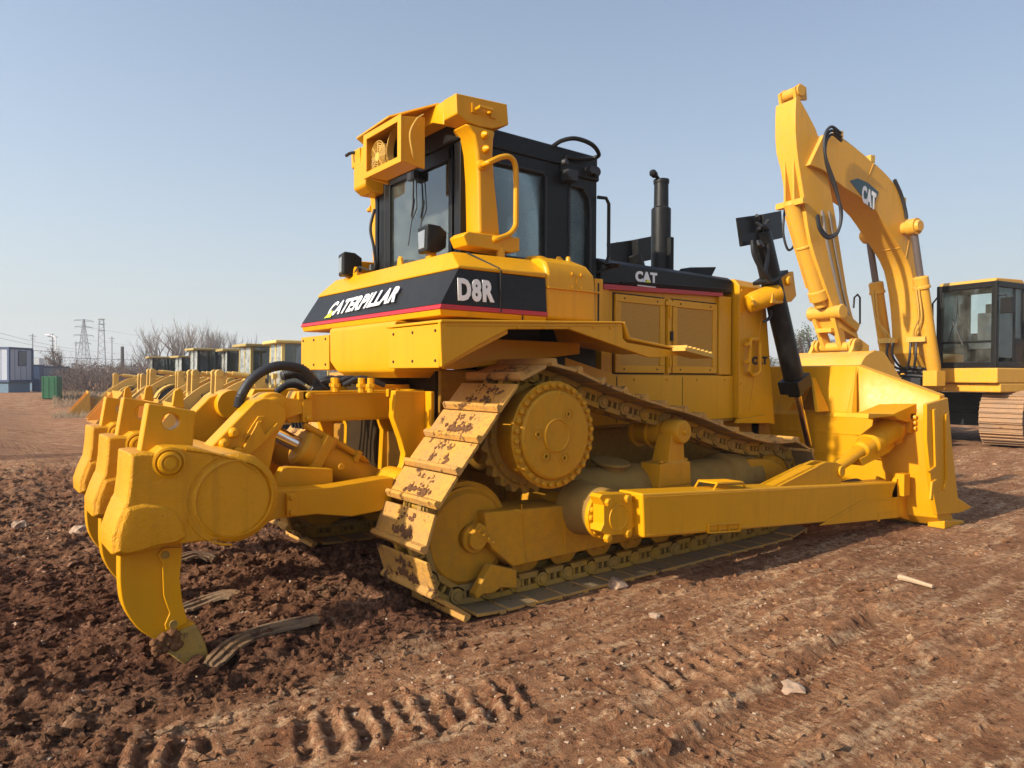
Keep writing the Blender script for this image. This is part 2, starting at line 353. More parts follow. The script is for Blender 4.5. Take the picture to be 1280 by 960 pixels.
def ground_h(x, y):
    x = np.asarray(x, float); y = np.asarray(y, float)
    dist = np.hypot(x+1.8, y+4.4)
    wob = fbm(x, y, .9, 3, 5)*.35
    # churned soil behind the tractor
    ch = sst(-1.75, -1.15, y+wob-.25*np.clip(x, -3, 1))*sst(9.5, 6.0, y)*sst(1.1, .3, x+wob-.12*(y+1.2))
    ch = ch*sst(-7, -4, x)
    trk = sst(.42, .33, np.abs(np.abs(y)-1.04))*sst(.15, .35, x)*sst(4.2, 4.0, x)
    near = sst(40, 12, dist)
    h = fbm(x, y, .12, 3, 1)*.10*sst(8, 20, np.hypot(x-2, y))+fbm(x, y, .6, 3, 2)*.028
    fine = fbm(x, y, 5, 4, 7, .6)*.019+fbm(x, y, 19, 3, 9, .8)*.011
    clod = (lumps(x, y, 5.5, 3)*.045+lumps(x, y, 11, 4)*.035+lumps(x, y, 23, 6)*.018+fbm(x, y, 2, 3, 11)*.05)
    h = h+near*(fine*(1-.3*ch)+clod*ch*1.0)
    # rough pale crust patches on the right
    cr = sst(.1, .35, fbm(x, y, .8, 3, 21))*(1-ch)
    h = h+near*cr*(lumps(x, y, 9, 12)*.018+lumps(x, y, 20, 13)*.010)
    # long shallow bulldozed smears, parallel to the machine
    sx, sy = rotn(x, y, .12)
    h = h+near*(1-ch)*(vn(sx*.9, sy*7, 31)-.5)*.02+near*(1-ch)*(vn(sx*2.5, sy*26, 33)-.5)*.008
    # old grouser prints in the foreground
    for a, b, w, p, amp in (((-1.7, -1.57), (.12, -2.13), .20, .105, .026), ((.12, -2.13), (1.3, -2.5), .17, .105, .018), ((-1.9, -2.0), (-.9, -2.45), .16, .11, .02)):
        d, t = seg_d(x, y, a, b); mk = sst(w, w*.75, d)*sst(.25, .5, fbm(x, y, 3.2, 3, 40)+.42)
        t2 = t+fbm(x, y, 4, 2, 44)*.03; h = h-mk*amp*.6+mk*amp*(sst(.22, .30, np.abs(((t2/p) % 1)-.5)))*(.85+.3*vn(x*9, y*9, 45))+mk*fbm(x, y, 30, 2, 46)*.012
    # tyre rut
    d, t = seg_d(x, y, (-.8, -3.1), (2.3, -2.72)); mk = sst(.17, .11, d)
    h = h*(1-mk*.75)-mk*.022+mk*.006*np.sin(t*2*PI/.05)+.02*sst(.16, .2, d)*sst(.32, .22, d)
    d, t = seg_d(x, y, (2.3, -2.72), (7, -2.9)); mk = sst(.2, .1, d); h = h*(1-.5*mk)-mk*.015
    # level bed under the tracks with a lip of pressed-out soil
    h = h*(1-trk)+trk*.022
    lip = sst(.6, .45, np.abs(np.abs(y)-1.04))*(1-trk)*sst(.2, .5, x)*sst(4.4, 4, x)
    h = np.where(lip > 0, h*(1-.4*lip)+lip*.018, h)
    h = h+.06*sst(.5, .2, np.hypot((x-.18)*.9, y+1.05))*(x < .35)*(1-trk)
    # ground falls away under the loader row, a bank beyond it
    low = sst(9, 15, y)*sst(-3.5, 1.5, x)*sst(47, 41, y)*sst(30, 22, x)
    h = h-.68*low
    h = h+.5*sst(70, 110, dist)*fbm(x, y, .02, 2, 50)
    return h
def axis(lo, hi, a, b, st, g=1.09):
    v = list(np.arange(a, b, st)); d = st; t = b
    while t < hi: v.append(t); d *= g; t += d
    v.append(hi); d = st; t = a; pre = []
    while t > lo: d *= g; t -= d; pre.append(max(t, lo))
    return np.array(pre[::-1]+v)
def axis2(lo, hi, a, b, c, st, st2):
    v = np.concatenate([np.arange(a, b, st), np.arange(b, c, st2)])
    d = st2; t = c; post = []
    while t < hi: post.append(t); d *= 1.07; t += d
    post.append(hi); d = st; t = a; pre = []
    while t > lo: d *= 1.25; t -= d; pre.append(max(t, lo))
    return np.concatenate([pre[::-1], v, post])
gx = axis2(-800, 800, -2.3, 3.2, 9, .0165, .04); gy = axis2(-800, 800, -3.9, .9, 6.5, .0165, .04)
GX, GY = np.meshgrid(gx, gy, indexing='ij'); GH = ground_h(GX, GY)
nx, ny = len(gx), len(gy)
co = np.stack([GX, GY, GH], -1).reshape(-1, 3).astype(np.float32)
idx = np.arange(nx*ny).reshape(nx, ny); q = np.stack([idx[:-1, :-1], idx[1:, :-1], idx[1:, 1:], idx[:-1, 1:]], -1).reshape(-1, 4)
def mesh_np(name, co, faces, k):
    me = bpy.data.meshes.new(name); nf = len(faces); me.vertices.add(len(co)); me.vertices.foreach_set('co', co.astype(np.float32).ravel())
    me.loops.add(nf*k); me.loops.foreach_set('vertex_index', faces.ravel().astype(np.int32)); me.polygons.add(nf)
    me.polygons.foreach_set('loop_start', np.arange(0, nf*k, k, dtype=np.int32)); me.update(calc_edges=True); return me
gme = mesh_np('ground', co, q, 4); gme.polygons.foreach_set('use_smooth', [True]*len(q))
def soil():
    m, n, b = newmat('red_brown_soil'); P, N = wpos(n); sp = n.nodes.new('ShaderNodeSeparateXYZ'); n.links.new(P, sp.inputs[0])
    a = noise(n, .55, 4, .6, P); c = noise(n, 3.5, 6, .65, P); d = noise(n, 26, 6, .7, P); e = noise(n, 120, 3, .7, P)
    mp = n.nodes.new('ShaderNodeMapping'); mp.inputs['Scale'].default_value = (1.1, 7, 1); mp.inputs['Rotation'].default_value = (0, 0, .12); n.links.new(P, mp.inputs[0])
    st = noise(n, 1.2, 5, .7, mp.outputs[0])
    col = mix(n, ramp(n, c, .35, .68), (.235, .10, .047, 1), (.42, .215, .108, 1))
    col = mix(n, ramp(n, math_(n, 'ADD', math_(n, 'MULTIPLY', st, .6), math_(n, 'MULTIPLY', d, .4)), .50, .64), col, (.64, .42, .24, 1))
    # crumbs: pale grit, and a darker tone in the gaps between grains
    col = mix(n, ramp(n, d, .60, .68), col, (.60, .385, .22, 1)); col = mix(n, ramp(n, d, .34, .45, (1, 1, 1, 1), (0, 0, 0, 1)), col, (.11, .05, .027, 1))
    att = n.nodes.new('ShaderNodeAttribute'); att.attribute_name = 'damp_dark'
    wet = mix(n, ramp(n, d, .35, .68), (.05, .021, .012, 1), (.235, .105, .055, 1))
    ton = n.nodes.new('ShaderNodeAttribute'); ton.attribute_name = 'tone'
    wet = mix(n, ramp(n, math_(n, 'ADD', math_(n, 'MULTIPLY', c, .5), math_(n, 'MULTIPLY', d, .5)), .56, .62), wet, (.36, .19, .115, 1))
    col = mix(n, att.outputs['Fac'], col, wet)
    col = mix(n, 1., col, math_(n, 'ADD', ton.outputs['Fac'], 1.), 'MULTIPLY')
    n.links.new(col, b.inputs['Base Color']); b.inputs['Roughness'].default_value = .95; b.inputs['Specular IOR Level'].default_value = .12
    f = noise(n, 58, 5, .75, P)
    bump(n, b, math_(n, 'ADD', math_(n, 'MULTIPLY', d, 1.), math_(n, 'ADD', math_(n, 'MULTIPLY', f, .9), math_(n, 'MULTIPLY', e, .35))), .95, .035)
    return m
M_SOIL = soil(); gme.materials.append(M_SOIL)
def damp_dark_at(x, y):
    wob = fbm(x, y, .9, 3, 5)*.35
    ch = sst(-1.75, -1.25, y+wob-.25*np.clip(x, -3, 1))*sst(9.0, 5.5, y+wob)*sst(1.3, .5, x+wob-.12*(y+1.2))
    under = sst(1.15, .9, np.abs(y+wob*.3))*sst(0, .4, x)*sst(6, 5, x)*.7  # darker soil in a strip beneath the machine
    pt = .28*sst(.15, .5, fbm(x, y, .5, 3, 61))
    ln = 0
    for a, b in (((4, 1), (14, 2)), ((-4, 9.5), (3, 10.5))):
        d, t = seg_d(x, y, a, b); ln = np.maximum(ln, .8*sst(1.2, .5, d+wob))
    ch = ch*(.62+.38*sst(3.2, 1.0, np.hypot((x+.1)*.9, y+.2)))*(.8+.35*sst(-.2, .3, fbm(x, y, 1.3, 2, 15)))
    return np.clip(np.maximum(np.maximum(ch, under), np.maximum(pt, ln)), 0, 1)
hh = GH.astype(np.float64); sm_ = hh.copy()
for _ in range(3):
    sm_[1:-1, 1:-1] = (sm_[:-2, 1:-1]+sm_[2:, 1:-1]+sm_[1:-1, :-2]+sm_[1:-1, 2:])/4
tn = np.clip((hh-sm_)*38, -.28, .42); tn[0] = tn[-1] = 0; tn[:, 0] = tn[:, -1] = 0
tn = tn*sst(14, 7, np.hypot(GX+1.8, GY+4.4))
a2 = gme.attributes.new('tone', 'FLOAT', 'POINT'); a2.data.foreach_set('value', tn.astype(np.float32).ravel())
at_ = gme.attributes.new('damp_dark', 'FLOAT', 'POINT'); at_.data.foreach_set('value', damp_dark_at(co[:, 0], co[:, 1]).astype(np.float32))
ground = struct(bpy.data.objects.new('ground', gme)); COL.objects.link(ground)
def gz(x, y): return float(ground_h(np.array([x]), np.array([y]))[0])
# loose clods and grit: nobody could count them
def grit(name, n, rmin, rmax, reg, mat, dens, flat=.7, sd=1):
    rg = np.random.default_rng(sd); out = []
    while len(out) < n:
        r = rg.random((n, 2)); x = reg[0]+(reg[1]-reg[0])*r[:, 0]; y = reg[2]+(reg[3]-reg[2])*r[:, 1]
        k = rg.random(n) < dens(x, y); out += list(zip(x[k], y[k]))
    pts = np.array(out[:n]); z = ground_h(pts[:, 0], pts[:, 1])
    bm = bmesh.new(); bmesh.ops.create_icosphere(bm, subdivisions=1, radius=1); iv = np.array([v.co[:] for v in bm.verts]); fi = np.array([[v.index for v in f.verts] for f in bm.faces]); bm.free()
    rad = rmin*(rmax/rmin)**(rg.random(n)**2.6); nv = len(iv)
    jit = 1+(rg.random((n, nv, 1))-.5)*1.1; sc = np.stack([rad*(.7+.7*rg.random(n)), rad*(.7+.7*rg.random(n)), rad*flat*(.6+.6*rg.random(n))], -1)
    v = iv[None]*jit*sc[:, None, :]; an = rg.random(n)*6.28; ca, sa = np.cos(an)[:, None], np.sin(an)[:, None]
    vx = v[..., 0]*ca-v[..., 1]*sa; vy = v[..., 0]*sa+v[..., 1]*ca
    V = np.stack([vx+pts[:, 0, None], vy+pts[:, 1, None], v[..., 2]+z[:, None]+rad[:, None]*.12], -1).reshape(-1, 3)
    F = (fi[None]+(np.arange(n)*nv)[:, None, None]).reshape(-1, 3)
    me = mesh_np(name, V, F, 3); me.materials.append(mat); a = me.attributes.new('damp_dark', 'FLOAT', 'POINT')
    a.data.foreach_set('value', np.repeat(damp_dark_at(pts[:, 0], pts[:, 1]), nv).astype(np.float32))
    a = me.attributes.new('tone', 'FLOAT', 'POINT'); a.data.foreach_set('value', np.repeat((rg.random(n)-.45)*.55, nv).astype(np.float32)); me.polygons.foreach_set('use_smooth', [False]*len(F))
    o = bpy.data.objects.new(name, me); COL.objects.link(o); o['kind'] = 'stuff'; return o
M_PALE = simple('pale_grit', (.36, .25, .165), .9, var=.6, scale=6)
ntr = lambda x, y: ((np.abs(np.abs(y)-1.04) > .31) | (x < .3) | (x > 4.1))
grit('loose_clods', 42000, .003, .030, (-2.3, 3, -3.9, 4.5), M_SOIL, lambda x, y: (.08+.92*damp_dark_at(x, y))*np.exp(-np.hypot(x+1.8, y+4.4)/5)*ntr(x, y)*1.6, sd=2)
grit('loose_clods', 14000, .004, .028, (-2.3, 12, -3.9, 9), M_SOIL, lambda x, y: (.25+.4*(fbm(x, y, 1.1, 3, 21) > .1))*ntr(x, y), sd=4)
grit('pale_gravel', 7000, .0015, .011, (-2.3, 6, -3.9, 4), M_PALE, lambda x, y: (.15+.5*(fbm(x, y, 1.1, 3, 21) > .05))*np.exp(-np.hypot(x+1.8, y+4.4)/4)*ntr(x, y)*1.6, sd=5)

# ---------------------------------------------------------------- the bulldozer
dz = thing('bulldozer', 'large yellow crawler bulldozer in the foreground with raised black cab, rear ripper and D8R lettering', 'bulldozer', (2.1, 0, 0))
SIDE = []
_skip = 0          # right-hand parts that are mirrored to the left at the end
def rpart(o): SIDE.append(o); return o
# --- track path (pitch line in x,z), resampled into pins one pitch apart
Ci, ri, Cs, rs, Cf = (.53, .435), .33, (1.03, 1.01), .355, (3.66, .435)
def arc(c, r, a0, a1, n=24): return [(c[0]+r*math.cos(a0+(a1-a0)*k/n), c[1]+r*math.sin(a0+(a1-a0)*k/n)) for k in range(n+1)]
dx, dzz = Cs[0]-Ci[0], Cs[1]-Ci[1]; L_ = math.hypot(dx, dzz); th = math.atan2(dzz, dx); al = math.acos((ri-rs)/L_)
na = th+al      # outward normal of the rear straight
top_end = R(76)
path = arc(Ci, ri, -PI/2, -(2*PI-na)) + arc(Cs, rs, na, top_end, 14)
path += [(1.29, 1.285), (1.49, 1.225), (1.72, 1.16), (2.0, 1.095), (2.26, 1.045), (2.59, .955), (2.88, .865), (3.2, .79), (3.45, .765)]
path += arc(Cf, ri, R(88), -PI/2, 24)
path = [Vector((p[0], 0, p[1])) for p in path]; path.append(path[0].copy())
cum = [0]
for a, b in zip(path, path[1:]): cum.append(cum[-1]+(b-a).length)
NSH = round(cum[-1]/.2145); PITCH = cum[-1]/NSH
def on_path(s):
    s %= cum[-1]
    for i in range(len(path)-1):
        if cum[i+1] >= s: t = (s-cum[i])/max(1e-9, cum[i+1]-cum[i]); return path[i].lerp(path[i+1], t)
pins = [on_path(k*PITCH+.09) for k in range(NSH)]
ch = MB()
for p in pins: ch.cyl((p.x, -1.135, p.z), (p.x, -.945, p.z), .030, n=10)
chain = rpart(ch.build('track_chain', M_LINK, dz))
# one shoe: plate, grouser bar, turned lip, bolt heads  (local x along the chain, z outwards)
sh = MB(); h = PITCH/2
sh.prism([(-h-.012, .056), (h-.034, .056), (h-.020, .066), (h-.024, .078), (-h+.028, .078), (-h+.016, .106), (-h-.004, .108), (-h-.020, .074)], -.28, .28)
for by in (-.075, .075):
    for bx in (-.015, .05): sh.lathe((bx, by, .078), (0, 0, 1), [(0, .016), (.009, .014)], 6)
sh.m[2] = 1
shoe0 = sh.build('track_shoe', [M_SHOE, M_SHOEIN], None, bevel=.004, seg=1)
mud = MB(); rg_ = random.Random(5)
lk = MB()
hw = .5*PITCH
lk.prism([(-hw-.02, .022), (hw+.02, .022), (hw+.02, .055), (-hw-.02, .055)], -.02, .02)
lk.prism([(-hw-.03, -.055), (hw+.03, -.055), (hw+.045, -.02), (-hw-.045, -.02)], -.022, .022)
for a, b in ((-.022, .000), (.03, .05)): lk.prism([(a, -.02), (b, -.02), (b, .022), (a, .022)], -.018, .018)
lk.lathe((-hw, -.03, 0), (0, 1, 0), [(0, .044), (.06, .044)], 16); lk.lathe((hw, -.02, 0), (0, 1, 0), [(0, .05), (.03, .05)], 16)
lk.lathe((-hw, -.038, 0), (0, 1, 0), [(0, .027), (.01, .027)], 12)
link0 = lk.build('track_link', M_LINK, None, bevel=.003, seg=1)
first = [True]
def put(o0, x, y, z, ang):
    o = o0.copy(); COL.objects.link(o); o.parent = chain; o.location = (x-2.1, y, z); o.rotation_euler = (0, ang, 0); return o
for k in range(NSH):
    a, b = pins[k], pins[(k+1) % NSH]; d = b-a; c = (a+b)/2; ang = -math.atan2(d.z, d.x)+PI
    # path runs clockwise seen from -y (rear idler up and forward): outward normal is the local z
    nrm = Vector((-d.z, 0, d.x)).normalized()
    rotm = math.atan2(-d.z, d.x)      # rotation about y taking +x to d
    out = Matrix.Rotation(rotm, 3, 'Y') @ Vector((0, 0, 1))
    wob = rg_.uniform(-.015, .015)
    so = put(shoe0, c.x, -1.04+rg_.uniform(-.003, .003), c.z, rotm+wob)
    for ly in (-1.117, -.963):
        lo = put(link0, c.x, ly, c.z, rotm)
        if ly > -1.04: lo.scale = (1, -1, 1)
for k in range(NSH):
    a, b = pins[k], pins[(k+1) % NSH]; d = b-a; c = (a+b)/2; rm = Matrix.Rotation(math.atan2(-d.z, d.x), 3, 'Y'); cc_ = Vector((c.x, -1.04, c.z))
    if c.x > 1.1 and c.z < .5: continue
    mb_ = MB(); rk = random.Random(k*7+1)
    for (u_, v_, n_, sz) in ((-.045, -.085, 20, .013), (-.045, .06, 17, .012), (.035, -.07, 12, .010), (.035, .03, 11, .009), (-.045, 0, rk.choice((0, 20, 45, 70)), .013)):
        for _ in range(n_):
            if rk.random() < .15: continue
            q = Vector((u_+rk.gauss(0, .014), v_+rk.gauss(0, .019 if v_ else .06), .076)); r_ = sz*rk.uniform(.5, 1.25)
            pts = [cc_+rm @ (q+Vector((r_*f_*math.cos(w)*rk.uniform(.5, 1.5), r_*f_*math.sin(w)*rk.uniform(.5, 1.5), h_))) for f_, h_ in ((1.15, 0), (.7, r_*.7)) for w in [2*PI*j/6 for j in range(6)]]
            mb_.add(pts, [[j, (j+1) % 6, 6+(j+1) % 6, 6+j] for j in range(6)]+[[6, 7, 8, 9, 10, 11]])
    if mb_.v: mo_ = rpart(mb_.build('caked_mud', M_MUD, chain)); mo_['kind'] = 'stuff'
bpy.data.objects.remove(shoe0); bpy.data.objects.remove(link0)

# --- track frame and its wheels
tf = MB()
tf.prism([(0.591,0.582),(1.367,0.546), (1.83, .60), (2.3, .50), (3.1, .46), (3.1, .27), (1.83, .25), (0.804,0.234),(0.645,0.366),(0.611,0.458)], -1.20, -.90)
tf.prism([(2.95, .64), (3.30, .66), (3.36, .64), (3.66, .55), (3.62, .38), (2.95, .36)], -1.18, -1.12)
frame = rpart(tf.build('track_frame', M_YU, dz, bevel=.012))
g = MB(); g.prism([(0.617,0.287),(0.804,0.224),(0.802,0.116),(0.687,0.141),(0.629,0.119),(0.562,0.127),(0.517,0.106),(0.506,0.138)], -1.235, -1.17)
rpart(g.build('track_guide_guard', M_YU, frame, bevel=.008))
rc = MB(); rc.lathe((1.28, -1.04, .55), (1, 0, -.005), [(0, .17), (.05, .2), (.75, .2), (.76, .165), (.84, .165), (.85, .205), (1.05, .205), (1.06, .18), (1.7, .18), (1.72, .215), (1.9, .215), (1.92, .19), (2.1, .19)], 32)
rc.lathe((1.75, -1.06, .70), (0, -.15, 1), [(0, .10), (.06, .10), (.065, .135), (.085, .135)], 20)
rpart(rc.build('recoil_spring_housing', M_GREY, frame, bevel=.005))
yk = MB(); yk.prism([(3.185,0.706),(3.480,0.689),(3.672,0.612),(3.784,0.542),(3.638,0.440),(3.188,0.476)], -1.2, -1.10); yk.lathe((3.40, -1.215, .52), (0, 1, 0), [(0, .022), (.02, .022)], 12)
rpart(yk.build('idler_yoke', M_YU, frame, bevel=.014, seg=3))
def idler(c, name):
    w = MB(); w.lathe((c[0], -1.125, c[1]), (0, 1, 0), [(.012, .0), (.012, .05), (.0, .07), (.0, .25), (.018, .272), (.018, .288), (.045, .288), (.045, .315), (.125, .315), (.125, .288), (.17, .288), (.17, 0)], 56)
    return rpart(w.build(name, M_YU, frame, smooth=25))
id0 = idler(Ci, 'idler_wheel'); idler(Cf, 'idler_wheel')
hb = MB(); hb.lathe((.56, -1.13, .43), (0, -1, 0), [(0, .085), (.03, .085), (.03, .062), (.06, .062)], 28); hb.obox((.54, -1.16, .50), (.69, -1.16, .40), .07, .07, (0, 1, 0))
for k in range(4): hb.lathe((.56+.035*k, -1.19, .485-.026*k), (0, -1, 0), [(0, .016), (.018, .016)], 6)
rpart(hb.build('idler_hub', M_YU, id0, bevel=.006))
for k, x in enumerate([.98, 1.30, 1.62, 1.94, 2.26, 2.58, 2.9, 3.2]):
    w = MB(); w.lathe((x, -1.10, .275), (0, 1, 0), [(0, .05), (.0, .09), (.01, .09), (.01, .13), (.03, .13), (.03, .108), (.075, .108), (.19, .108), (.19, .13), (.21, .13), (.21, .05)], 24)
    for j in range(6): w.lathe((x+.07*math.cos(j*PI/3), -1.10, .275+.07*math.sin(j*PI/3)), (0, -1, 0), [(0, .012), (.012, .012)], 6)
    rpart(w.build('track_roller', M_YU, frame))
cr = MB(); cr.lathe((2.22, -1.20, .955), (0, 1, 0), [(0, .05), (0, .075), (.05, .075), (.055, .095), (.14, .095), (.14, .115), (.16, .115), (.16, .09), (.28, .09), (.28, .115), (.3, .115), (.3, 0)], 28)
rpart(cr.build('carrier_roller', M_YU, frame))
cb = MB(); cb.loft([[(1.99, -1.30, .60), (2.33, -1.30, .60), (2.33, -1.12, .60), (1.99, -1.12, .60)], [(2.0, -1.30, .76), (2.32, -1.30, .76), (2.32, -1.12, .76), (2.0, -1.12, .76)], [(2.09, -1.29, .77), (2.27, -1.29, .77), (2.27, -1.14, .77), (2.09, -1.14, .77)], [(2.13, -1.29, .96), (2.25, -1.29, .96), (2.25, -1.16, .96), (2.13, -1.16, .96)]])
cb.prism([(1.97, .45), (2.36, .45), (2.33, .60), (1.99, .60)], -1.30, -1.1)
cb.lathe((2.215, -1.33, .975), (0, 1, 0), [(0, .05), (0, .075), (.02, .085), (.15, .085)], 20); cb.lathe((2.215, -1.345, .975), (0, 1, 0), [(0, .022), (.02, .022)], 6)
for x in (2.03, 2.29):
    for z in (.775,): cb.lathe((x, -1.28, z-.01), (0, 0, 1), [(0, .018), (.02, .018)], 6)
rpart(cb.build('carrier_roller_bracket', M_YU, frame, bevel=.012))
fl = MB(); fl.lathe((2.13, -1.31, .50), (0, -1, 0), [(0, .085), (.03, .085), (.03, .055), (.05, .055)], 24)
for k in range(8): fl.lathe((2.13+.068*math.cos(k*PI/4), -1.34, .50+.068*math.sin(k*PI/4)), (0, -1, 0), [(0, .014), (.014, .014)], 6)
rpart(fl.build('bolted_flange', M_YU, frame))
# --- sprocket and final drive
sp = MB(); N_T = 25; pr = []
for k in range(N_T*4):
    a = 2*PI*k/(N_T*4); r = [.352, .382, .378, .346][k % 4]; pr.append((Cs[0]+r*math.cos(a), Cs[1]+r*math.sin(a)))
sp.prism(pr, -1.075, -1.005)
sp.lathe((Cs[0], -1.10, Cs[1]), (0, 1, 0), [(0, .30), (.0, .325), (.02, .33), (.13, .33), (.13, .3)], 48)
sprocket = rpart(sp.build('drive_sprocket', M_LINK, dz, bevel=.003, seg=1))
sb = MB()
for k in range(30):
    a = 2*PI*k/30; sb.lathe((Cs[0]+.315*math.cos(a), -1.10, Cs[1]+.315*math.sin(a)), (0, -1, 0), [(0, .016), (.014, .016)], 6)
rpart(sb.build('sprocket_bolts', M_LINK, sprocket))['kind'] = 'stuff'
fd = MB(); FX, FZ = 1.03, 1.01
fd.lathe((FX, -.9, FZ), (0, -1, 0), [(0, .27), (.19, .275), (.22, .285), (.36, .295), (.375, .318), (.395, .322), (.40, .318), (.40, .276), (.395, .27), (.415, .264), (.425, .25)], 72)
fd.lathe((FX-.005, -1.325, FZ), (0, -1, 0), [(0, .105), (.006, .105), (.012, .095), (.004, .088)], 40)
fdo = rpart(fd.build('final_drive_cover', M_YU, dz, smooth=28))
def bolt_ring(name, mat, parent, c, r, n, prof, seg=8, ph=.4):
    b0_ = MB().lathe((0, 0, 0), (0, -1, 0), prof, seg).build(name, mat, None)
    for k in range(n):
        a = 2*PI*(k+ph)/n; o = b0_ if k == 0 else b0_.copy()
        if k: COL.objects.link(o)
        o.parent = parent; o.location = Vector((c[0]+r*math.cos(a), c[1], c[2]+r*math.sin(a)))-Vector(ORG.get(parent.name, (0, 0, 0))); ORG[o.name] = ORG.get(parent.name, (0, 0, 0))
bolt_ring('cover_bolt', M_YU, fdo, (FX, -1.298, FZ), .297, 32, [(0, .018), (.020, .017), (.024, .012)])
for a in (55, 176, 234, 292):
    pg = MB(); px_, pz_ = FX+.150*math.cos(R(a)), FZ+.150*math.sin(R(a))
    pg.lathe((px_, -1.322, pz_), (0, -1, 0), [(0, .043), (.006, .043), (.006, .034), (.001, .034), (.001, .024), (.010, .022), (.010, .010), (.003, .009)], 24)
    rpart(pg.build('oil_plug', M_YU, fdo, smooth=25))
wl = MB()
for a, r0, r1 in ((88, .20, .26), (215, .205, .265)):
    u = Vector((math.cos(R(a)), 0, math.sin(R(a)))); t = Vector((-.35, 0, -.93)) if a < 100 else Vector((-.4, 0, -.9)); c = Vector((FX, -1.327, FZ))+u*.232; wl.tube([c-t*.035, c+t*.035], .005, 6)
rpart(wl.build('weld_mark', M_YU, fdo))

# --- push arm, its trunnion, brace
PA = MB()
PA.prism([(1.452,0.660),(4.846,0.430),(4.885,0.117),(1.469,0.389)], -1.62, -1.42)
arm = rpart(PA.build('push_arm', M_YR, dz, bevel=.014, seg=3))
pl = MB(); pl.prism([(3.486,0.209),(4.152,0.331),(4.833,0.295),(4.833,0.274),(4.166,0.306),(3.570,0.204)], -1.630, -1.621); pl.prism([(4.455,0.120),(4.453,0.203),(4.835,0.180),(4.836,0.159),(4.498,0.180),(4.500,0.118)], -1.628, -1.6215)
rpart(pl.build('reinforcing_weld', M_YR, arm, bevel=.003))
pl = MB(); pl.prism([(3.486,0.209),(4.152,0.331),(4.833,0.295),(4.853,0.106)], -1.625, -1.6203); rpart(pl.build('side_plate', M_YR, arm, bevel=.002))
br = MB(); q0 = [(2.084,0.335),(2.084,0.398),(2.449,0.363),(2.449,0.302)]
q4 = [Vector(q) for q in [(2.085,-1.626,0.341),(2.084,-1.626,0.394),(2.430,-1.626,0.363),(2.431,-1.626,0.309)]]
for i in range(4): br.obox(q4[i], q4[(i+1) % 4], .022, .012, (0, 0, 1) if i % 2 else (1, 0, 0))
for t_ in (.35, .65): br.obox(q4[0].lerp(q4[3], t_), q4[1].lerp(q4[2], t_), .018, .01, (1, 0, 0))
o = rpart(br.build('lifting_bracket', M_YR, arm, bevel=.004))
br = MB(); br.prism([(2.110,0.345),(2.109,0.379),(2.421,0.350),(2.421,0.317)], -1.6335, -1.632); 
br = MB()
stp = [(2.181,-1.520,0.612),(2.216,-1.520,0.630),(2.507,-1.520,0.609),(2.546,-1.520,0.589)]
br.tube([(stp[0][0]-.03, -1.60, stp[0][2]-.03), (stp[1][0], -1.60, stp[1][2]+.02), (stp[2][0], -1.60, stp[2][2]+.02), (stp[3][0]+.03, -1.60, stp[3][2]-.04)], .008, 6)
br.tube([(stp[0][0]-.03, -1.45, stp[0][2]-.03), (stp[1][0], -1.45, stp[1][2]+.02), (stp[2][0], -1.45, stp[2][2]+.02), (stp[3][0]+.03, -1.45, stp[3][2]-.04)], .008, 6)
for k in range(9):
    t = k/8; a = Vector(stp[1]).lerp(Vector(stp[2]), t); br.box(a.x-.006, a.x+.006, -1.6, -1.45, a.z+.014, a.z+.028)
rpart(br.build('grip_step', M_YR, arm))
cp = MB()
tb = MB(); tb.lathe((1.36, -1.15, .525), (0, -1, 0), [(0, .18), (.06, .17), (.20, .15), (.28, .145)], 36); rpart(tb.build('pivot_shaft_end', M_GREY, frame, smooth=30))
tb = MB(); tb.lathe((1.31, -1.42, .52), (0, -1, 0), [(0, .145), (.03, .145), (.04, .10)], 40); tbo = rpart(tb.build('trunnion_flange', M_YR, frame, bevel=.004))
for k in range(16):
    a = 2*PI*k/16; bb = MB().lathe((1.31+.122*math.cos(a), -1.45, .52+.122*math.sin(a)), (0, -1, 0), [(0, .017), (.016, .017), (.02, .013)], 10) if k == 0 else None
    if bb: bolt0 = bb.build('flange_bolt', M_YR, None); bolt0.parent = tbo; bolt0.location = (-2.1, 0, 0); rpart; base_b = bolt0
    else:
        b2 = base_b.copy(); COL.objects.link(b2); b2.parent = tbo; b2.location = (-2.1+.122*(math.cos(a)-1), 0, .122*math.sin(a))
tc = MB(); tc.prism([(1.155,0.658),(1.174,0.675),(1.412,0.656),(1.427,0.640),(1.436,0.421),(1.415,0.409),(1.203,0.433),(1.163,0.462),(1.189,0.501),(1.188,0.608)], -1.56, -1.47)
tc.lathe((1.31, -1.5605, .525), (0, -1, 0), [(0, .082), (.007, .080), (.007, .072), (.002, .070)], 32)
trn = rpart(tc.build('trunnion_cap', M_YR, arm, bevel=.006, seg=2))
tc = MB()
for x, z in ((1.22, .625), (1.22, .415), (1.385, .63), (1.39, .42)): tc.lathe((x-.005, -1.55, z), (0, -1, 0), [(0, .026), (.03, .025), (.034, .018)], 6)
rpart(tc.build('cap_bolts', M_YR, trn, bevel=.002))
nk = MB(); nk.box(1.36, 1.50, -1.55, -1.45, .44, .60); rpart(nk.build('arm_neck', M_YR, arm, bevel=.006))
bk = MB(); bk.prism([(2.966,0.552),(3.552,0.664),(3.699,0.685),(3.877,0.666),(3.931,0.583),(3.933,0.478)], -1.57, -1.535); bk.prism([(2.966,0.552),(3.552,0.664),(3.699,0.685),(3.877,0.666),(3.931,0.583),(3.933,0.478)], -1.47, -1.435)
bk.prism([(2.966,0.552),(3.552,0.664),(3.564,0.654),(3.009,0.545)], -1.58, -1.425)
rpart(bk.build('brace_bracket', M_YR, arm, bevel=.005))
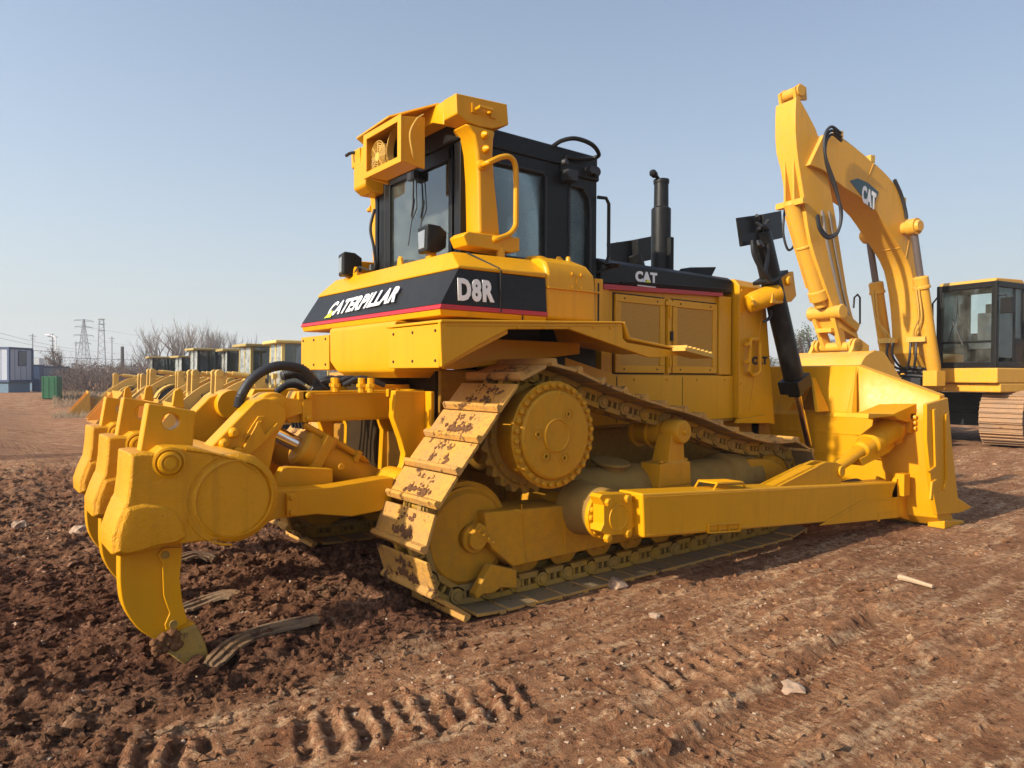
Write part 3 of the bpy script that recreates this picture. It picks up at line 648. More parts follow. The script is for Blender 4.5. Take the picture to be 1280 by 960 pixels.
b0 = Vector((3.917,-1.500,0.591)); b1 = Vector((5.129,-1.500,0.936)); ax_ = (b1-b0).normalized(); LL = (b1-b0).length
bs = MB(); bs.lathe(b0, ax_, [(0, .035), (.08, .05), (.38*LL, .052), (.40*LL, .075), (.50*LL, .085), (.52*LL, .105), (.78*LL, .115), (.80*LL, .13), (.90*LL, .13)], 28)
bs.lathe((b0.x, -1.56, b0.z), (0, 1, 0), [(0, .062), (.12, .062)], 20); bs.lathe((b0.x, -1.59, b0.z), (0, 1, 0), [(0, .045), (.18, .045)], 20)
brace = rpart(bs.build('blade_brace', M_YR, dz, bevel=.004))
cv = MB(); cv.prism([(4.193,1.018),(4.206,1.061),(4.660,1.044),(5.173,1.133),(5.294,1.093),(4.962,0.956),(4.754,0.992),(4.676,1.023)], -1.66, -1.36)
cv.prism([(4.928,0.942),(5.095,0.825),(4.822,0.688),(4.328,0.603),(4.270,0.669),(4.666,0.740)], -1.56, -1.42)
cv.lathe(Vector((b0+ax_*LL*.80)), ax_, [(0, .155), (.05, .155)], 6)
cvo = rpart(cv.build('brace_guard', M_YR, brace, bevel=.006))
tl = MB(); tl.box(5.0, 5.13, -1.66, -1.42, .86, 1.04)
for z in (.90, .95, 1.0): tl.lathe((5.06, -1.66, z), (0, -1, 0), [(0, .026), (.03, .02)], 10)
rpart(tl.build('brace_pin_block', M_YR, brace, bevel=.006))
je = MB(); je.prism([(4.878,0.420),(5.057,0.382),(5.312,0.389),(5.354,0.099),(5.200,0.028),(5.065,0.059),(4.901,0.108)], -1.60, -1.47); je.lathe((5.15, -1.64, .25), (0, 1, 0), [(0, .05), (.2, .05)], 18)
rpart(je.build('arm_ball_joint', M_YR, arm, bevel=.012))

# --- main chassis between the tracks
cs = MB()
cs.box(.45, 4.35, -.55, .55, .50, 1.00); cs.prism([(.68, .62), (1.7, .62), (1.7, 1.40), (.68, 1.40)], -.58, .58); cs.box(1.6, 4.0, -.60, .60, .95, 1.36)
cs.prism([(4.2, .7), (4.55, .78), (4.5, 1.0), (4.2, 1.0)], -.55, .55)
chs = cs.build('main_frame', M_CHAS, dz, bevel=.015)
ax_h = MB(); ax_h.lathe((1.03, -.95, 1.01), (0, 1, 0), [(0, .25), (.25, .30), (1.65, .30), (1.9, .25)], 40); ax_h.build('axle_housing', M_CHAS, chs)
eb = MB(); eb.lathe((1.36, -1.15, .52), (0, 1, 0), [(0, .12), (2.3, .12)], 24); eb.box(2.9, 3.1, -.95, .95, .50, .66); eb.build('equalizer_bar', M_YU, chs)
# rear tower carrying the ripper
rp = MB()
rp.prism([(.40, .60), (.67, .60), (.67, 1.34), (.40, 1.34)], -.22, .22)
rp.build('rear_case', M_SHADE, chs, bevel=.02)
bk0 = MB(); bk0.box(.655, .68, -.56, .56, .5, 1.42); bk0.build('rear_bulkhead', M_SHADE, chs)
rb = MB()
rb.prism([(0.313,1.108),(0.329,1.269),(0.561,1.262),(0.564,0.422),(0.282,0.457),(0.260,0.669),(0.297,0.729),(0.347,0.744),(0.385,0.815),(0.396,0.878),(0.368,0.969),(0.340,1.039)], -.63, -.57); rb.prism([(0.538,1.262),(0.567,1.262),(0.570,0.421),(0.541,0.425)], -.70, -.63)
rpart(rb.build('ripper_mounting_plate', M_YR, dz, bevel=.008))
rb = MB(); rb.prism([(.40, .62), (.62, .62), (.62, 1.30), (.30, 1.30), (.42, 1.0)], -.30, -.25); rpart(rb.build('inner_mounting_plate', M_YR, dz, bevel=.006))
pv = MB(); pv.lathe((.33, -.76, .70), (0, 1, 0), [(0, .05), (.0, .09), (.03, .10), (.22, .10)], 28); rpart(pv.build('ripper_pivot_pin', M_YR, dz, bevel=.004))

# --- ripper
RG = []
RIP = MB(); RIP.prism([(-.92, .66), (-.86, .62), (-.66, .62), (-.60, .68), (-.60, .93), (-.66, .98), (-.86, .98), (-.92, .93)], -1.04, 1.04)
rip = RIP.build('ripper_beam', M_YR, dz, bevel=.02, seg=3)
disc = MB(); disc.lathe((-.765, -1.10, .79), (0, -1, 0), [(-.02, .205), (0, .203), (.018, .185), (.022, .172), (.006, .166), (.004, .158), (.009, .152), (.010, .0)], 64)
carr = MB()
OUT = [(-1.196,1.023),(-1.159,1.026),(-1.105,1.021),(-1.073,1.045),(-1.038,1.047),(-0.938,1.038),(-0.880,1.018),(-0.817,0.988),(-0.727,0.969),(-0.652,0.926),(-0.605,0.855),(-0.591,0.776),(-0.614,0.694),(-0.680,0.633),(-0.745,0.611),(-0.817,0.603),(-0.904,0.607),(-0.989,0.610),(-1.071,0.610),(-1.119,0.599),(-1.165,0.592),(-1.227,0.588),(-1.266,0.604),(-1.269,0.675),(-1.242,0.757),(-1.214,0.822),(-1.203,0.907)]
def ring(sc, y, c=(-.95, .80)): return [(c[0]+(p[0]-c[0])*sc, y, c[1]+(p[1]-c[1])*sc) for p in OUT]
carr.loft([ring(.955, -1.115), ring(.985, -1.107), ring(1., -1.09), ring(1., -.83), ring(.985, -.81), ring(.955, -.80)])
FL = [(-1.220,0.813),(-1.242,0.757),(-1.266,0.675),(-1.267,0.604),(-1.227,0.589),(-1.165,0.594),(-1.071,0.613),(-0.985,0.615),(-0.952,0.639),(-0.965,0.706),(-0.999,0.768),(-1.054,0.806),(-1.150,0.826)]
def ring2(sc, y, c=(-1.13, .68)): return [(c[0]+(p[0]-c[0])*sc, y, c[1]+(p[1]-c[1])*sc) for p in FL]
carr.loft([ring2(.62, -1.128), ring2(.80, -1.126), ring2(.93, -1.110), ring2(1.0, -1.08), ring2(1.0, -.84), ring2(.96, -.80), ring2(.72, -.775)])
carrier0 = carr.build('shank_carrier', M_CAST, rip, smooth=28, bevel=.006)
disc.build('beam_end_disc', M_CAST, rip, smooth=30)
pn = MB(); pn.lathe((-1.045, -1.10, .975), (0, -1, 0), [(0, .070), (.018, .068), (.022, .058), (.012, .054), (.012, .050), (.034, .047), (.038, .036), (.030, .034), (.030, .026), (.040, .024), (.040, 0)], 32)
pin0 = pn.build('shank_pin', M_YR, carrier0, smooth=30)
# shank: top block, curved shaft, protector, tip
sk = MB()
def sp2(pts, n=5): return [(v.x, v.z) for v in spline([(p[0], 0, p[1]) for p in pts], n)]
SK = [(-1.106,1.232),(-0.906,1.193),(-0.920,1.015),(-0.965,0.733)] + sp2([(-0.967,0.572),(-0.979,0.461),(-0.967,0.323),(-0.945,0.230)]) + [(-0.903,0.207),(-1.049,0.122)] + sp2([(-1.062,0.160),(-1.146,0.234),(-1.202,0.337),(-1.219,0.440),(-1.220,0.574)]) + [(-1.170,0.897),(-1.138,1.028)]
sk.prism(SK, -1.0, -.92)
shank0 = sk.build('ripper_shank', M_YR, dz, bevel=.008)
ct = MB().cyl((-1.012, -1.1, 1.148), (-1.012, -.8, 1.148), .036, n=28).build('ct', M_YR, dz); bmod = shank0.modifiers.new('b', 'BOOLEAN'); bmod.object = ct; bmod.solver = 'EXACT'; bv_ = shank0.modifiers['bevel']; shank0.modifiers.move(1, 0); bv_.show_viewport = False
_m = bpy.data.meshes.new_from_object(shank0.evaluated_get(bpy.context.evaluated_depsgraph_get())); shank0.modifiers.remove(bmod); shank0.data = _m; bv_.show_viewport = True; bpy.data.objects.remove(ct)
pp = MB(); pp.prism([(-1.071,0.555),(-1.048,0.584),(-0.967,0.574),(-0.979,0.428),(-0.967,0.323),(-0.945,0.230),(-1.006,0.199),(-1.036,0.210),(-1.042,0.236),(-1.022,0.283),(-1.047,0.367),(-1.052,0.513)], -1.013, -1.0005); pp.prism([(-1.071,0.555),(-1.048,0.584),(-0.967,0.574),(-0.979,0.428),(-0.967,0.323),(-0.945,0.230),(-1.006,0.199),(-1.036,0.210),(-1.042,0.236),(-1.022,0.283),(-1.047,0.367),(-1.052,0.513)], -.919, -.907)
pro = pp.build('shank_protector', M_YR, shank0, bevel=.004)
for q in [(-1.039,-1.000,0.550),(-1.006,-1.000,0.232)]: MB().lathe((q[0], -1.014, q[2]), (0, -1, 0), [(0, .018), (.004, .017), (.004, .013), (-.001, .012)], 16).build('protector_pin', M_TIP, pro)
tp = MB(); TP = [(-1.062,0.165),(-0.965,0.198),(-0.907,0.209),(-0.868,0.115),(-0.833,-0.025),(-0.843,-0.050),(-0.900,-0.028),(-0.975,0.046),(-1.047,0.125)]
tp.prism(TP, -1.012, -.908); tp.build('ripper_tip', M_TIP, shank0, bevel=.01)
lug = MB(); lug.prism([(-0.992,1.214),(-0.982,1.284),(-0.962,1.298),(-0.945,1.287),(-0.938,1.202)], -.93, -.905); lug.build('lifting_lug', M_YR, shank0, bevel=.005)
mdp = MB(); rg2 = random.Random(4)
for k in range(16): 
    q = Vector((-1.042,-1.000,0.153))+Vector((rg2.uniform(-.05, .06), 0, rg2.uniform(-.035, .04))); bm = None
    mdp.lathe(q+Vector((0, -.012, 0)), (rg2.uniform(-.3, .3), -1, rg2.uniform(-.3, .3)), [(0, rg2.uniform(.012, .028)), (.012, rg2.uniform(.008, .018)), (.018, .002)], 7)
mdo = mdp.build('caked_mud', M_MUD, shank0, smooth=10); mdo['kind'] = 'stuff'
def copy_off(o, parent, dy, dxx=0, dz_=0):
    c = o.copy(); COL.objects.link(c); c.parent = parent; c.location = (o.location.x+dxx, o.location.y+dy, o.location.z+dz_)
    for chd in list(o.children):
        c2 = chd.copy(); COL.objects.link(c2); c2.parent = c
    return c
for dy, dx_ in ((.955, .055), (1.86, .10)): copy_off(carrier0, rip, dy, dx_)
for dy, dx_, ddz in ((.955, .06, .0), (1.86, .105, -.02)): copy_off(shank0, dz, dy, dx_, ddz)
# upper links, levers, lower arms, cylinders
ul = MB(); ul.prism([(-0.214,1.266),(0.671,1.267),(0.677,1.098),(0.433,1.082),(-0.261,1.080),(-0.280,1.123)], -.43, -.31)
ulk = rpart(ul.build('ripper_tilt_link', M_YR, dz, bevel=.008))
for px_, pz_, xx in ((-.36, 1.165, -.16), (.545, 1.175, .42)):
    e = MB(); e.lathe((px_, -.455, pz_), (0, -1, 0), [(-.17, .095), (0, .098), (.02, .092), (.024, .068), (.035, .066), (.04, .045), (.030, .04), (.030, .018), (.015, .012), (.015, 0)], 36)
    e.obox((px_, -.44, pz_), (xx, -.44, pz_+.015), .055, .15, (0, 0, 1), h1=.07)
    p = rpart(e.build('link_pin', M_YR, ulk, bevel=.004, smooth=28))
    e = MB(); e.box(xx-.03, xx+.03, -.475, -.43, pz_-.08, pz_+.10)
    for zz in (-.055, .075): e.lathe((xx+.005, -.47, pz_+zz), (0, -1, 0), [(0, .022), (.02, .021), (.025, .012)], 8)
    e.box(xx-.055, xx+.0, -.475, -.44, pz_+.05, pz_+.10); rpart(e.build('keeper_plate', M_YR, ulk, bevel=.004))
lv = MB(); lv.prism([(-0.718,0.971),(-0.483,1.213),(-0.431,1.234),(-0.364,1.224),(-0.304,1.164),(-0.304,1.100),(-0.359,1.017),(-0.408,0.774),(-0.561,0.743),(-0.694,0.841)], -.52, -.36)
lvr = rpart(lv.build('beam_lever', M_YR, rip, bevel=.01, seg=3))
lv = MB(); lv.prism([(-0.582,0.906),(-0.483,1.080),(-0.475,1.102),(-0.448,1.106),(-0.457,1.084),(-0.431,1.029),(-0.363,1.094),(-0.341,1.075),(-0.453,0.973),(-0.527,0.907)], -.545, -.521)
rpart(lv.build('lever_cheek', M_YR, lvr, bevel=.004))
lv = MB(); lv.prism([(-0.544,1.013),(-0.496,1.090),(-0.466,1.133),(-0.431,1.132),(-0.483,1.045)], -.536, -.522)
for a, b in ((281, 555), (298, 565)):
    pass
for q in [(-0.646,-0.540,0.990),(-0.575,-0.540,0.942),(-0.596,-0.540,1.047)]: lv.lathe((q[0], -.52, q[2]), (0, -1, 0), [(0, .030), (.025, .028), (.035, .016)], 8)
rpart(lv.build('lever_bolts', M_YR, lvr, bevel=.003))
ar = MB(); ar.prism([(-0.511,0.755),(-0.149,0.744),(0.170,0.765),(0.238,0.762),(0.227,0.599),(0.150,0.575),(-0.025,0.563),(-0.232,0.601),(-0.456,0.602),(-0.519,0.585)], -.78, -.66)
lam = rpart(ar.build('lower_arm', M_YR, dz, bevel=.008))
ar = MB(); ar.prism([(-0.434,0.735),(-0.364,0.848),(-0.332,0.852),(-0.074,0.821),(-0.071,0.714),(-0.241,0.712),(-0.434,0.700)], -.63, -.56); ar.lathe((-.02, -.635, .83), (0, 1, 0), [(0, .02), (.01, .02)], 12)
rpart(ar.build('arm_gusset', M_YR, lam, bevel=.006))
ar = MB(); q = (-0.383,-0.780,0.674); ar.box(q[0]-.025, q[0]+.03, -.81, -.78, q[2]-.06, q[2]+.06)
for zz in (-.04, .04): ar.lathe((q[0], -.80, q[2]+zz), (0, -1, 0), [(0, .018), (.025, .015)], 8)
rpart(ar.build('arm_keeper_plate', M_YR, lam, bevel=.004))
c0 = Vector((-0.200,-0.420,0.950)); c1 = Vector((0.309,-0.420,0.663)); a_ = (c1-c0).normalized(); LL = (c1-c0).length
cy = MB(); cy.lathe(c0, a_, [(0, .09), (.02, .115), (.10, .115), (.11, .10), (LL, .10), (LL+.06, .08)], 32)
cy.obox(c0+a_*.09, c0+a_*.15, .24, .24, (0, 1, 0))
cyo = rpart(cy.build('lift_cylinder', M_YU, dz, bevel=.004)); 
cy = MB(); cy.cyl(c0-a_*.25, c0, .045); rpart(cy.build('cylinder_rod', M_CHROME, cyo))
cy = MB(); cy.tube(spline([c0+a_*.02+Vector((0, -.05, .13)), c0+a_*.2+Vector((0, -.06, .13)), c0+a_*.42+Vector((0, -.06, .12)), c0+a_*.5+Vector((0, -.02, .11))]), .018, 8)
for t in (.2, .38): cy.obox(c0+a_*t+Vector((0, -.06, .11)), c0+a_*(t+.03)+Vector((0, -.06, .11)), .06, .07)
rpart(cy.build('hydraulic_pipe', M_YU, cyo))
def corr(pts, r, n=14):
    P = spline(pts, 14); rr = [r*(1 if k % 2 else .86) for k in range(len(P))]; return MB().tube(P, rr, n)
h1 = [(-0.518,-0.350,1.172),(-0.500,-0.350,1.244),(-0.441,-0.350,1.335),(-0.350,-0.350,1.396),(-0.255,-0.350,1.415),(-0.144,-0.350,1.393),(-0.069,-0.350,1.321),(-0.023,-0.350,1.272)]
corr(h1+[(h1[-1][0]+.12, -.3, 1.2)], .030).build('corrugated_hose', M_RUB, dz, smooth=60)
h1 = [(-0.215,-0.200,1.354),(-0.125,-0.200,1.369),(-0.048,-0.200,1.329),(0.030,-0.200,1.294),(0.111,-0.200,1.263)]
corr(h1, .030).build('corrugated_hose', M_RUB, dz, smooth=60)
h1 = [(-0.214,-0.100,1.254),(-0.148,-0.100,1.294),(-0.076,-0.100,1.293),(-0.008,-0.100,1.252)]
corr(h1, .022).build('corrugated_hose', M_RUB, dz, smooth=60)
hs = MB()
for k in range(5): hs.tube(spline([(.15, -.30+.06*k, 1.30), (.02, -.26+.06*k, 1.32-.02*k), (-.08, -.2+.05*k, 1.18), (-.05, -.2+.06*k, 1.02)]), .013, 7)
for k in range(4): hs.tube(spline([(.3, -.55+.16*k, 1.30), (.16, -.52+.15*k, 1.345), (.05, -.5+.15*k, 1.30)]), .016, 7)
hs.build('hydraulic_hoses', M_RUB, dz)
hs = MB()
for k, (yy) in enumerate((-.46, -.38, -.30, -.62, -.68)):
    hs = MB(); hs.cyl((.02+.03*k, yy, 1.26), (.02+.03*k, yy, 1.345), .022, n=8); hs.cyl((.02+.03*k, yy, 1.29), (.02+.03*k, yy, 1.31), .03, n=6); hs.build('hose_fitting', M_YR, dz)

# --- rear tank cowl with the decals
def rr(x, y, z): return (x, y, z)
cw = MB()
# profile rings (half widths) : bottom, top of decal, bevel top
def cowl(z0, z1, f0, f1, xe, inset=0):
    # f = (x_rear, half width)
    a = [(f0[0], -f0[1], z0), (xe, -f0[1], z0), (xe, f0[1], z0), (f0[0], f0[1], z0)]
    b = [(f1[0], -f1[1], z1), (xe, -f1[1], z1), (xe, f1[1], z1), (f1[0], f1[1], z1)]
    return [a, b]
cw.loft(cowl(1.705, 1.742, (.405, 1.02), (.395, 1.03), 1.20)); tank = cw.build('rear_tank_lip', M_Y, dz, bevel=.006)
cw = MB(); cw.loft(cowl(1.742, 1.770, (.388, 1.037), (.400, 1.035), 1.203)); cw.build('red_stripe', M_RED, dz, bevel=.003)
cw = MB(); cw.loft(cowl(1.770, 1.985, (.397, 1.032), (.530, 1.015), 1.20)); dec = cw.build('decal_band', M_DECAL, dz, bevel=.003)
cw = MB(); cw.loft([[(.528, -1.02, 1.986), (1.20, -1.02, 1.99), (1.20, 1.02, 1.99), (.528, 1.02, 1.986)], [(.525, -1.022, 2.002), (1.20, -1.022, 2.02), (1.20, 1.022, 2.02), (.525, 1.022, 2.002)], [(.60, -.84, 2.115), (1.20, -.86, 2.125), (1.20, .86, 2.125), (.60, .84, 2.115)], [(.80, -.60, 2.135), (1.2, -.6, 2.135), (1.2, .6, 2.135), (.80, .6, 2.135)]])
top = cw.build('tank_top', M_Y, dz, bevel=.01, seg=3)
gp = MB(); gp.obox((.70, -.855, 2.118), (.828, -1.019, 2.013), .011, .010, (0, 0, 1)); gp.box(.823, .833, -1.0375, -1.030, 1.745, 2.0); rpart(gp.build('panel_gap', M_DARK, top))
lettering('CATERPILLAR', (.411, .60, 1.797), (0, -1, .028), (.133, 0, .215), 1.06, .135, M_WHITE, dec, bold=.04, depth=.002, shear=-.02)
lettering('D8R', (.515, -1.036, 1.795), (1, 0, .02), (0, .05, 1), .262, .135, M_WHITE, dec, bold=.045, depth=.003)
tr_ = MB(); N_ = Vector((-.215, 0, .133)).normalized(); P0 = Vector((.411, 0, 1.797))
tr_.add([tuple(P0+Vector((0, .60, 0))+Vector((.133, 0, .215)).normalized()*-.015+N_*.0055), tuple(P0+Vector((0, .48, 0))+Vector((.133, 0, .215)).normalized()*-.012+N_*.0055), tuple(P0+Vector((0, .53, 0))+Vector((.133, 0, .215)).normalized()*.055+N_*.0055)], [[0, 1, 2]])
tr_.build('logo_triangle', M_GREEN, dec)
# lower tank, doors and boxes
lt = MB(); lt.loft([[(.36, .38, 1.70), (.36, -.585, 1.70), (.75, -.585, 1.70), (.75, .38, 1.70)], [(.345, .38, 1.68), (.345, -.585, 1.68), (.75, -.585, 1.68), (.75, .38, 1.68)], [(.345, .37, 1.46), (.345, -.585, 1.46), (.75, -.585, 1.46), (.75, .37, 1.46)], [(.36, .28, 1.385), (.36, -.56, 1.385), (.75, -.56, 1.385), (.75, .28, 1.385)], [(.42, .20, 1.345), (.42, -.50, 1.345), (.75, -.5, 1.345), (.75, .2, 1.345)]])
lt.build('fuel_tank', M_Y, dz, bevel=.02, seg=3)
bd = MB(); bd.prism([(.395, 1.66), (.395, 1.40), (.7, 1.40), (.7, 1.66)], .50, 1.04); bdo = bd.build('battery_door', M_Y, dz, bevel=.006)
bd = MB()
for y in (.56, .78, .99):
    for z in (1.63, 1.44): bd.lathe((.395, y, z), (-1, 0, 0), [(0, .011), (.006, .008)], 8)
bd.build('door_screws', M_DARK, bdo)
bx = MB()
bx.prism([(.235, 1.636), (.235, 1.40), (.27, 1.405), (.70, 1.60), (.70, 1.636)], -1.272, -.72)
bxo = bx.build('tool_box', M_Y, dz, bevel=.006)
bx = MB()
for y in (-1.24, -1.0, -.78):
    for z in (1.60, 1.44): bx.lathe((.235, y, z), (-1, 0, 0), [(0, .009), (.005, .007)], 8)
bx.build('box_screws', M_DARK, bxo)
# left box mirrored lower for symmetry

fn = MB()
SO = [(0.225,1.644),(1.612,1.702),(1.620,1.606),(1.658,1.582),(2.024,1.550),(2.319,1.530),(2.008,1.490),(1.870,1.487),(1.149,1.645),(0.683,1.624),(0.484,1.534),(0.236,1.405)]
fn.prism(SO, -1.30, -1.275)
top_p = [(0.225,1.648),(1.612,1.707)]
fn.prism([(SO[0][0], 1.638), (1.61, 1.700), (1.61, 1.715), (SO[0][0], 1.655)], -1.31, -.70)
fn.prism([(1.61, 1.705), (1.66, 1.60), (1.95, 1.568), (2.32, 1.530), (2.32, 1.545), (1.95, 1.585), (1.68, 1.618), (1.63, 1.715)], -1.31, -.62)
fn.prism([(.6, 1.40), (.7, 1.40), (1.75, 1.52), (1.75, 1.60), (.6, 1.60)], -.76, -.73)
fn.build('fender', M_Y, dz, bevel=.006)
fn = MB(); fn.prism([(1.25, 1.62), (1.61, 1.66), (1.68, 1.60), (2.32, 1.53), (2.32, 1.545), (1.68, 1.62), (1.62, 1.715), (1.25, 1.68)], .62, 1.31); fn.build('fender', M_Y, dz, bevel=.006)
st_ = MB(); sA = [(1.920,-1.360,1.545),(2.331,-1.360,1.517)]; 
st_.prism([(2.10, 1.535), (2.42, 1.49), (2.42, 1.51), (2.10, 1.56)], -1.42, -1.22)
for k in range(7): st_.box(2.12+.045*k, 2.135+.045*k, -1.42, -1.22, 1.55-.0065*k, 1.575-.0065*k)
rpart(st_.build('step_tread', M_YD, dz, bevel=.003))
# right hydraulic tank
ht = MB(); ht.loft([[(1.205, -1.02, 1.72), (1.66, -1.02, 1.72), (1.66, -.60, 1.72), (1.205, -.60, 1.72)], [(1.205, -1.02, 1.93), (1.655, -1.02, 1.93), (1.655, -.6, 1.93), (1.205, -.6, 1.93)], [(1.205, -1.02, 2.04), (1.64, -1.02, 2.04), (1.64, -.6, 2.04), (1.205, -.6, 2.04)], [(1.205, -.99, 2.10), (1.60, -.99, 2.10), (1.60, -.6, 2.10), (1.205, -.6, 2.10)], [(1.205, -.92, 2.14), (1.54, -.92, 2.14), (1.54, -.6, 2.14), (1.205, -.6, 2.14)]])
hto = ht.build('hydraulic_tank', M_Y, dz, bevel=.03, seg=4)
ht = MB(); ht.box(1.21, 1.675, -1.035, -.62, 1.925, 1.935); ht.lathe((1.0, -.80, 2.12), (0, 0, 1), [(0, .03), (.07, .028), (.08, .02)], 14); ht.lathe((1.3, -.80, 2.135), (0, 0, 1), [(0, .075), (.02, .075), (.028, .055)], 20)
for dx_, dy_ in ((0, 0), (.05, .04), (.05, -.04)): ht.lathe((1.48+dx_, -.83+dy_, 2.13), (0, 0, 1), [(0, .02), (.04, .018), (.05, .012)], 10)
for x in (1.43, 1.51):
    for z in (1.955, 2.045): ht.lathe((x, -1.02, z-.01), (0, -1, 0), [(0, .012), (.01, .012)], 10)
ht.box(1.465, 1.475, -1.026, -1.02, 1.96, 2.03)
ht.build('tank_fittings', M_Y, hto, bevel=.002)['kind'] = 'stuff'
lt2 = MB(); lt2.loft([[(1.205, 1.02, 1.72), (1.66, 1.02, 1.72), (1.66, .60, 1.72), (1.205, .60, 1.72)], [(1.205, 1.02, 2.04), (1.64, 1.02, 2.04), (1.64, .6, 2.04), (1.205, .6, 2.04)], [(1.205, .92, 2.14), (1.54, .92, 2.14), (1.54, .6, 2.14), (1.205, .6, 2.14)]]); lt2.build('side_tank', M_Y, dz, bevel=.03, seg=4)
pc = MB(); pc.box(1.66, 1.74, -1.0, -.62, 1.60, 2.03); rpart(pc.build('tank_support', M_Y, dz, bevel=.006))

# --- cab
XR, XF, YW, ZB, ZT = .82, 2.05, .60, 2.12, 2.90
cabp = MB(); cabp.box(XR-.02, XF+.02, -YW-.01, YW+.01, 2.90, 3.03); cabp.box(XR+.05, XF-.05, -YW+.05, YW-.05, 3.02, 3.045)
cabp.prism([(XF-.36, 2.84), (XF+.03, 2.84), (XF+.03, 2.92), (XF-.36, 2.92)], -YW-.02, YW+.02)
roof = cabp.build('cab_roof', M_BODY_BLK, dz, bevel=.012, seg=3)
fr = MB()
PW = .075
def post(x0, x1, y0, y1, z0=1.55, z1=2.9): fr.box(x0, x1, y0, y1, z0, z1)
for sgn in (-1, 1):
    y0, y1 = sorted((sgn*YW, sgn*(YW-PW)))
    post(XR, XR+.20, y0, y1); post(1.56, 1.78, y0, y1, 1.4); post(XF-.05, XF+.02, y0, y1, 1.4)
    fr.box(XR+.2, 1.56, y0, y1, 2.80, 2.9); fr.box(XR+.2, 1.56, y0, y1, 1.9, 2.19)
    # door frame with cut top corner
    fr.prism([(1.78, 2.76), (1.93, 2.76), (1.99, 2.68), (2.0, 2.62), (2.0, 2.9), (1.78, 2.9)], y0, y1); fr.box(1.78, 2.0, y0, y1, 1.4, 1.66)
post(XR, XR+.05, -.50, -.455); post(XR, XR+.05, .36, .44); fr.box(XR, XR+.05, -.5, .4, 2.80, 2.9); fr.box(XR, XR+.05, -.56, .56, 1.8, 2.15); fr.box(XR, XR+.05, .44, .56, 2.1, 2.9)
fr.box(XF-.05, XF+.02, -.55, .55, 1.4, 1.9); fr.box(XF-.05, XF+.02, -.55, .55, 2.80, 2.9); fr.box(XF-.05, XF+.02, -.30, -.24, 1.9, 2.8); fr.box(XF-.05, XF+.02, .24, .30, 1.9, 2.8)
frm = fr.build('cab_frame', M_BODY_BLK, dz, bevel=.01, seg=3)
def pane(name, quad, mat, parent, t=.008):
    q_ = [Vector(p) for p in quad]; nn = (q_[1]-q_[0]).cross(q_[2]-q_[0]).normalized()*t
    return MB().loft([[tuple(p) for p in q_], [tuple(p+nn) for p in q_]]).build(name, mat, parent)
pane('rear_window', [(XR+.02, -.455, 2.15), (XR+.02, .36, 2.15), (XR+.02, .36, 2.80), (XR+.02, -.455, 2.80)], M_GLASSR, frm)
for sgn in (-1, 1):
    pane('side_window', [(XR+.2, sgn*(YW-.03), 2.19), (1.56, sgn*(YW-.03), 2.19), (1.56, sgn*(YW-.03), 2.80), (XR+.2, sgn*(YW-.03), 2.80)], M_GLASS, frm)
    pane('door_window', [(1.78, sgn*(YW-.03), 1.66), (2.0, sgn*(YW-.03), 1.66), (2.0, sgn*(YW-.03), 2.76), (1.78, sgn*(YW-.03), 2.76)], M_GLASS, frm)
for y0, y1 in ((-.55, -.3), (-.24, .24), (.3, .55)):
    pane('windscreen', [(XF-.01, y0, 1.9), (XF-.01, y1, 1.9), (XF-.01, y1, 2.8), (XF-.01, y0, 2.8)], M_GLASS, frm)
gk = MB()
gk.tube([(1.035, -YW-.004, 2.20), (1.035, -YW-.004, 2.79), (1.06, -YW-.004, 2.81), (1.53, -YW-.004, 2.81), (1.555, -YW-.004, 2.78), (1.555, -YW-.004, 2.2)], .009, 6)
gk.tube([(1.785, -YW-.004, 1.66), (1.785, -YW-.004, 2.74), (1.80, -YW-.004, 2.77), (1.92, -YW-.004, 2.77), (1.985, -YW-.004, 2.70), (2.0, -YW-.004, 2.6), (2.0, -YW-.004, 1.66)], .009, 6)
gk.build('window_seal', M_RUB, frm)
sl = MB(); sl.box(1.2, 1.30, -.26, .26, 1.95, 2.45); sl.box(1.28, 1.72, -.26, .26, 1.86, 1.98); sl.box(1.2, 1.26, -.15, .15, 2.46, 2.62)
for s_ in (-1, 1): sl.box(1.3, 1.65, s_*.36-.05, s_*.36+.05, 2.05, 2.13); sl.box(1.55, 1.75, s_*.42-.06, s_*.42+.06, 1.8, 2.15)
sl.build('operator_seat', M_SEAT, frm, bevel=.03, seg=3)
ds = MB(); ds.prism([(1.86, 1.8), (2.0, 1.8), (2.0, 2.26), (1.92, 2.28), (1.86, 2.2)], -.4, .4); ds.tube(spline([(1.86, -.30, 2.2), (1.80, -.31, 2.30), (1.82, -.30, 2.38)]), .012, 7); ds.lathe((1.82, -.3, 2.38), (0, 0, 1), [(0, .02), (.05, .025), (.06, .01)], 10)
ds.build('dashboard', M_SEAT, frm, bevel=.02)
flr = MB(); flr.box(XR+.05, XF-.05, -.54, .54, 1.45, 1.86); flr.build('cab_floor', M_SEAT, frm)
hd = MB(); hd.box(XR+.06, 2.0, -.51, .51, 2.74, 2.88); hd.build('headliner', M_SEAT, frm)
wp = MB(); wp.tube([(XR-.015, -.02, 2.79), (XR-.02, -.03, 2.60), (XR-.02, .0, 2.50)], .006, 6); wp.tube([(XR-.02, -.05, 2.62), (XR-.02, .04, 2.30)], .004, 6); wp.box(XR-.04, XR-.0, -.07, .03, 2.76, 2.82); wp.tube([(XR-.015, -.06, 2.79), (XR-.02, -.08, 2.55), (XR-.02, -.02, 2.48)], .004, 6)
wp.build('rear_wiper', M_RUB, frm)
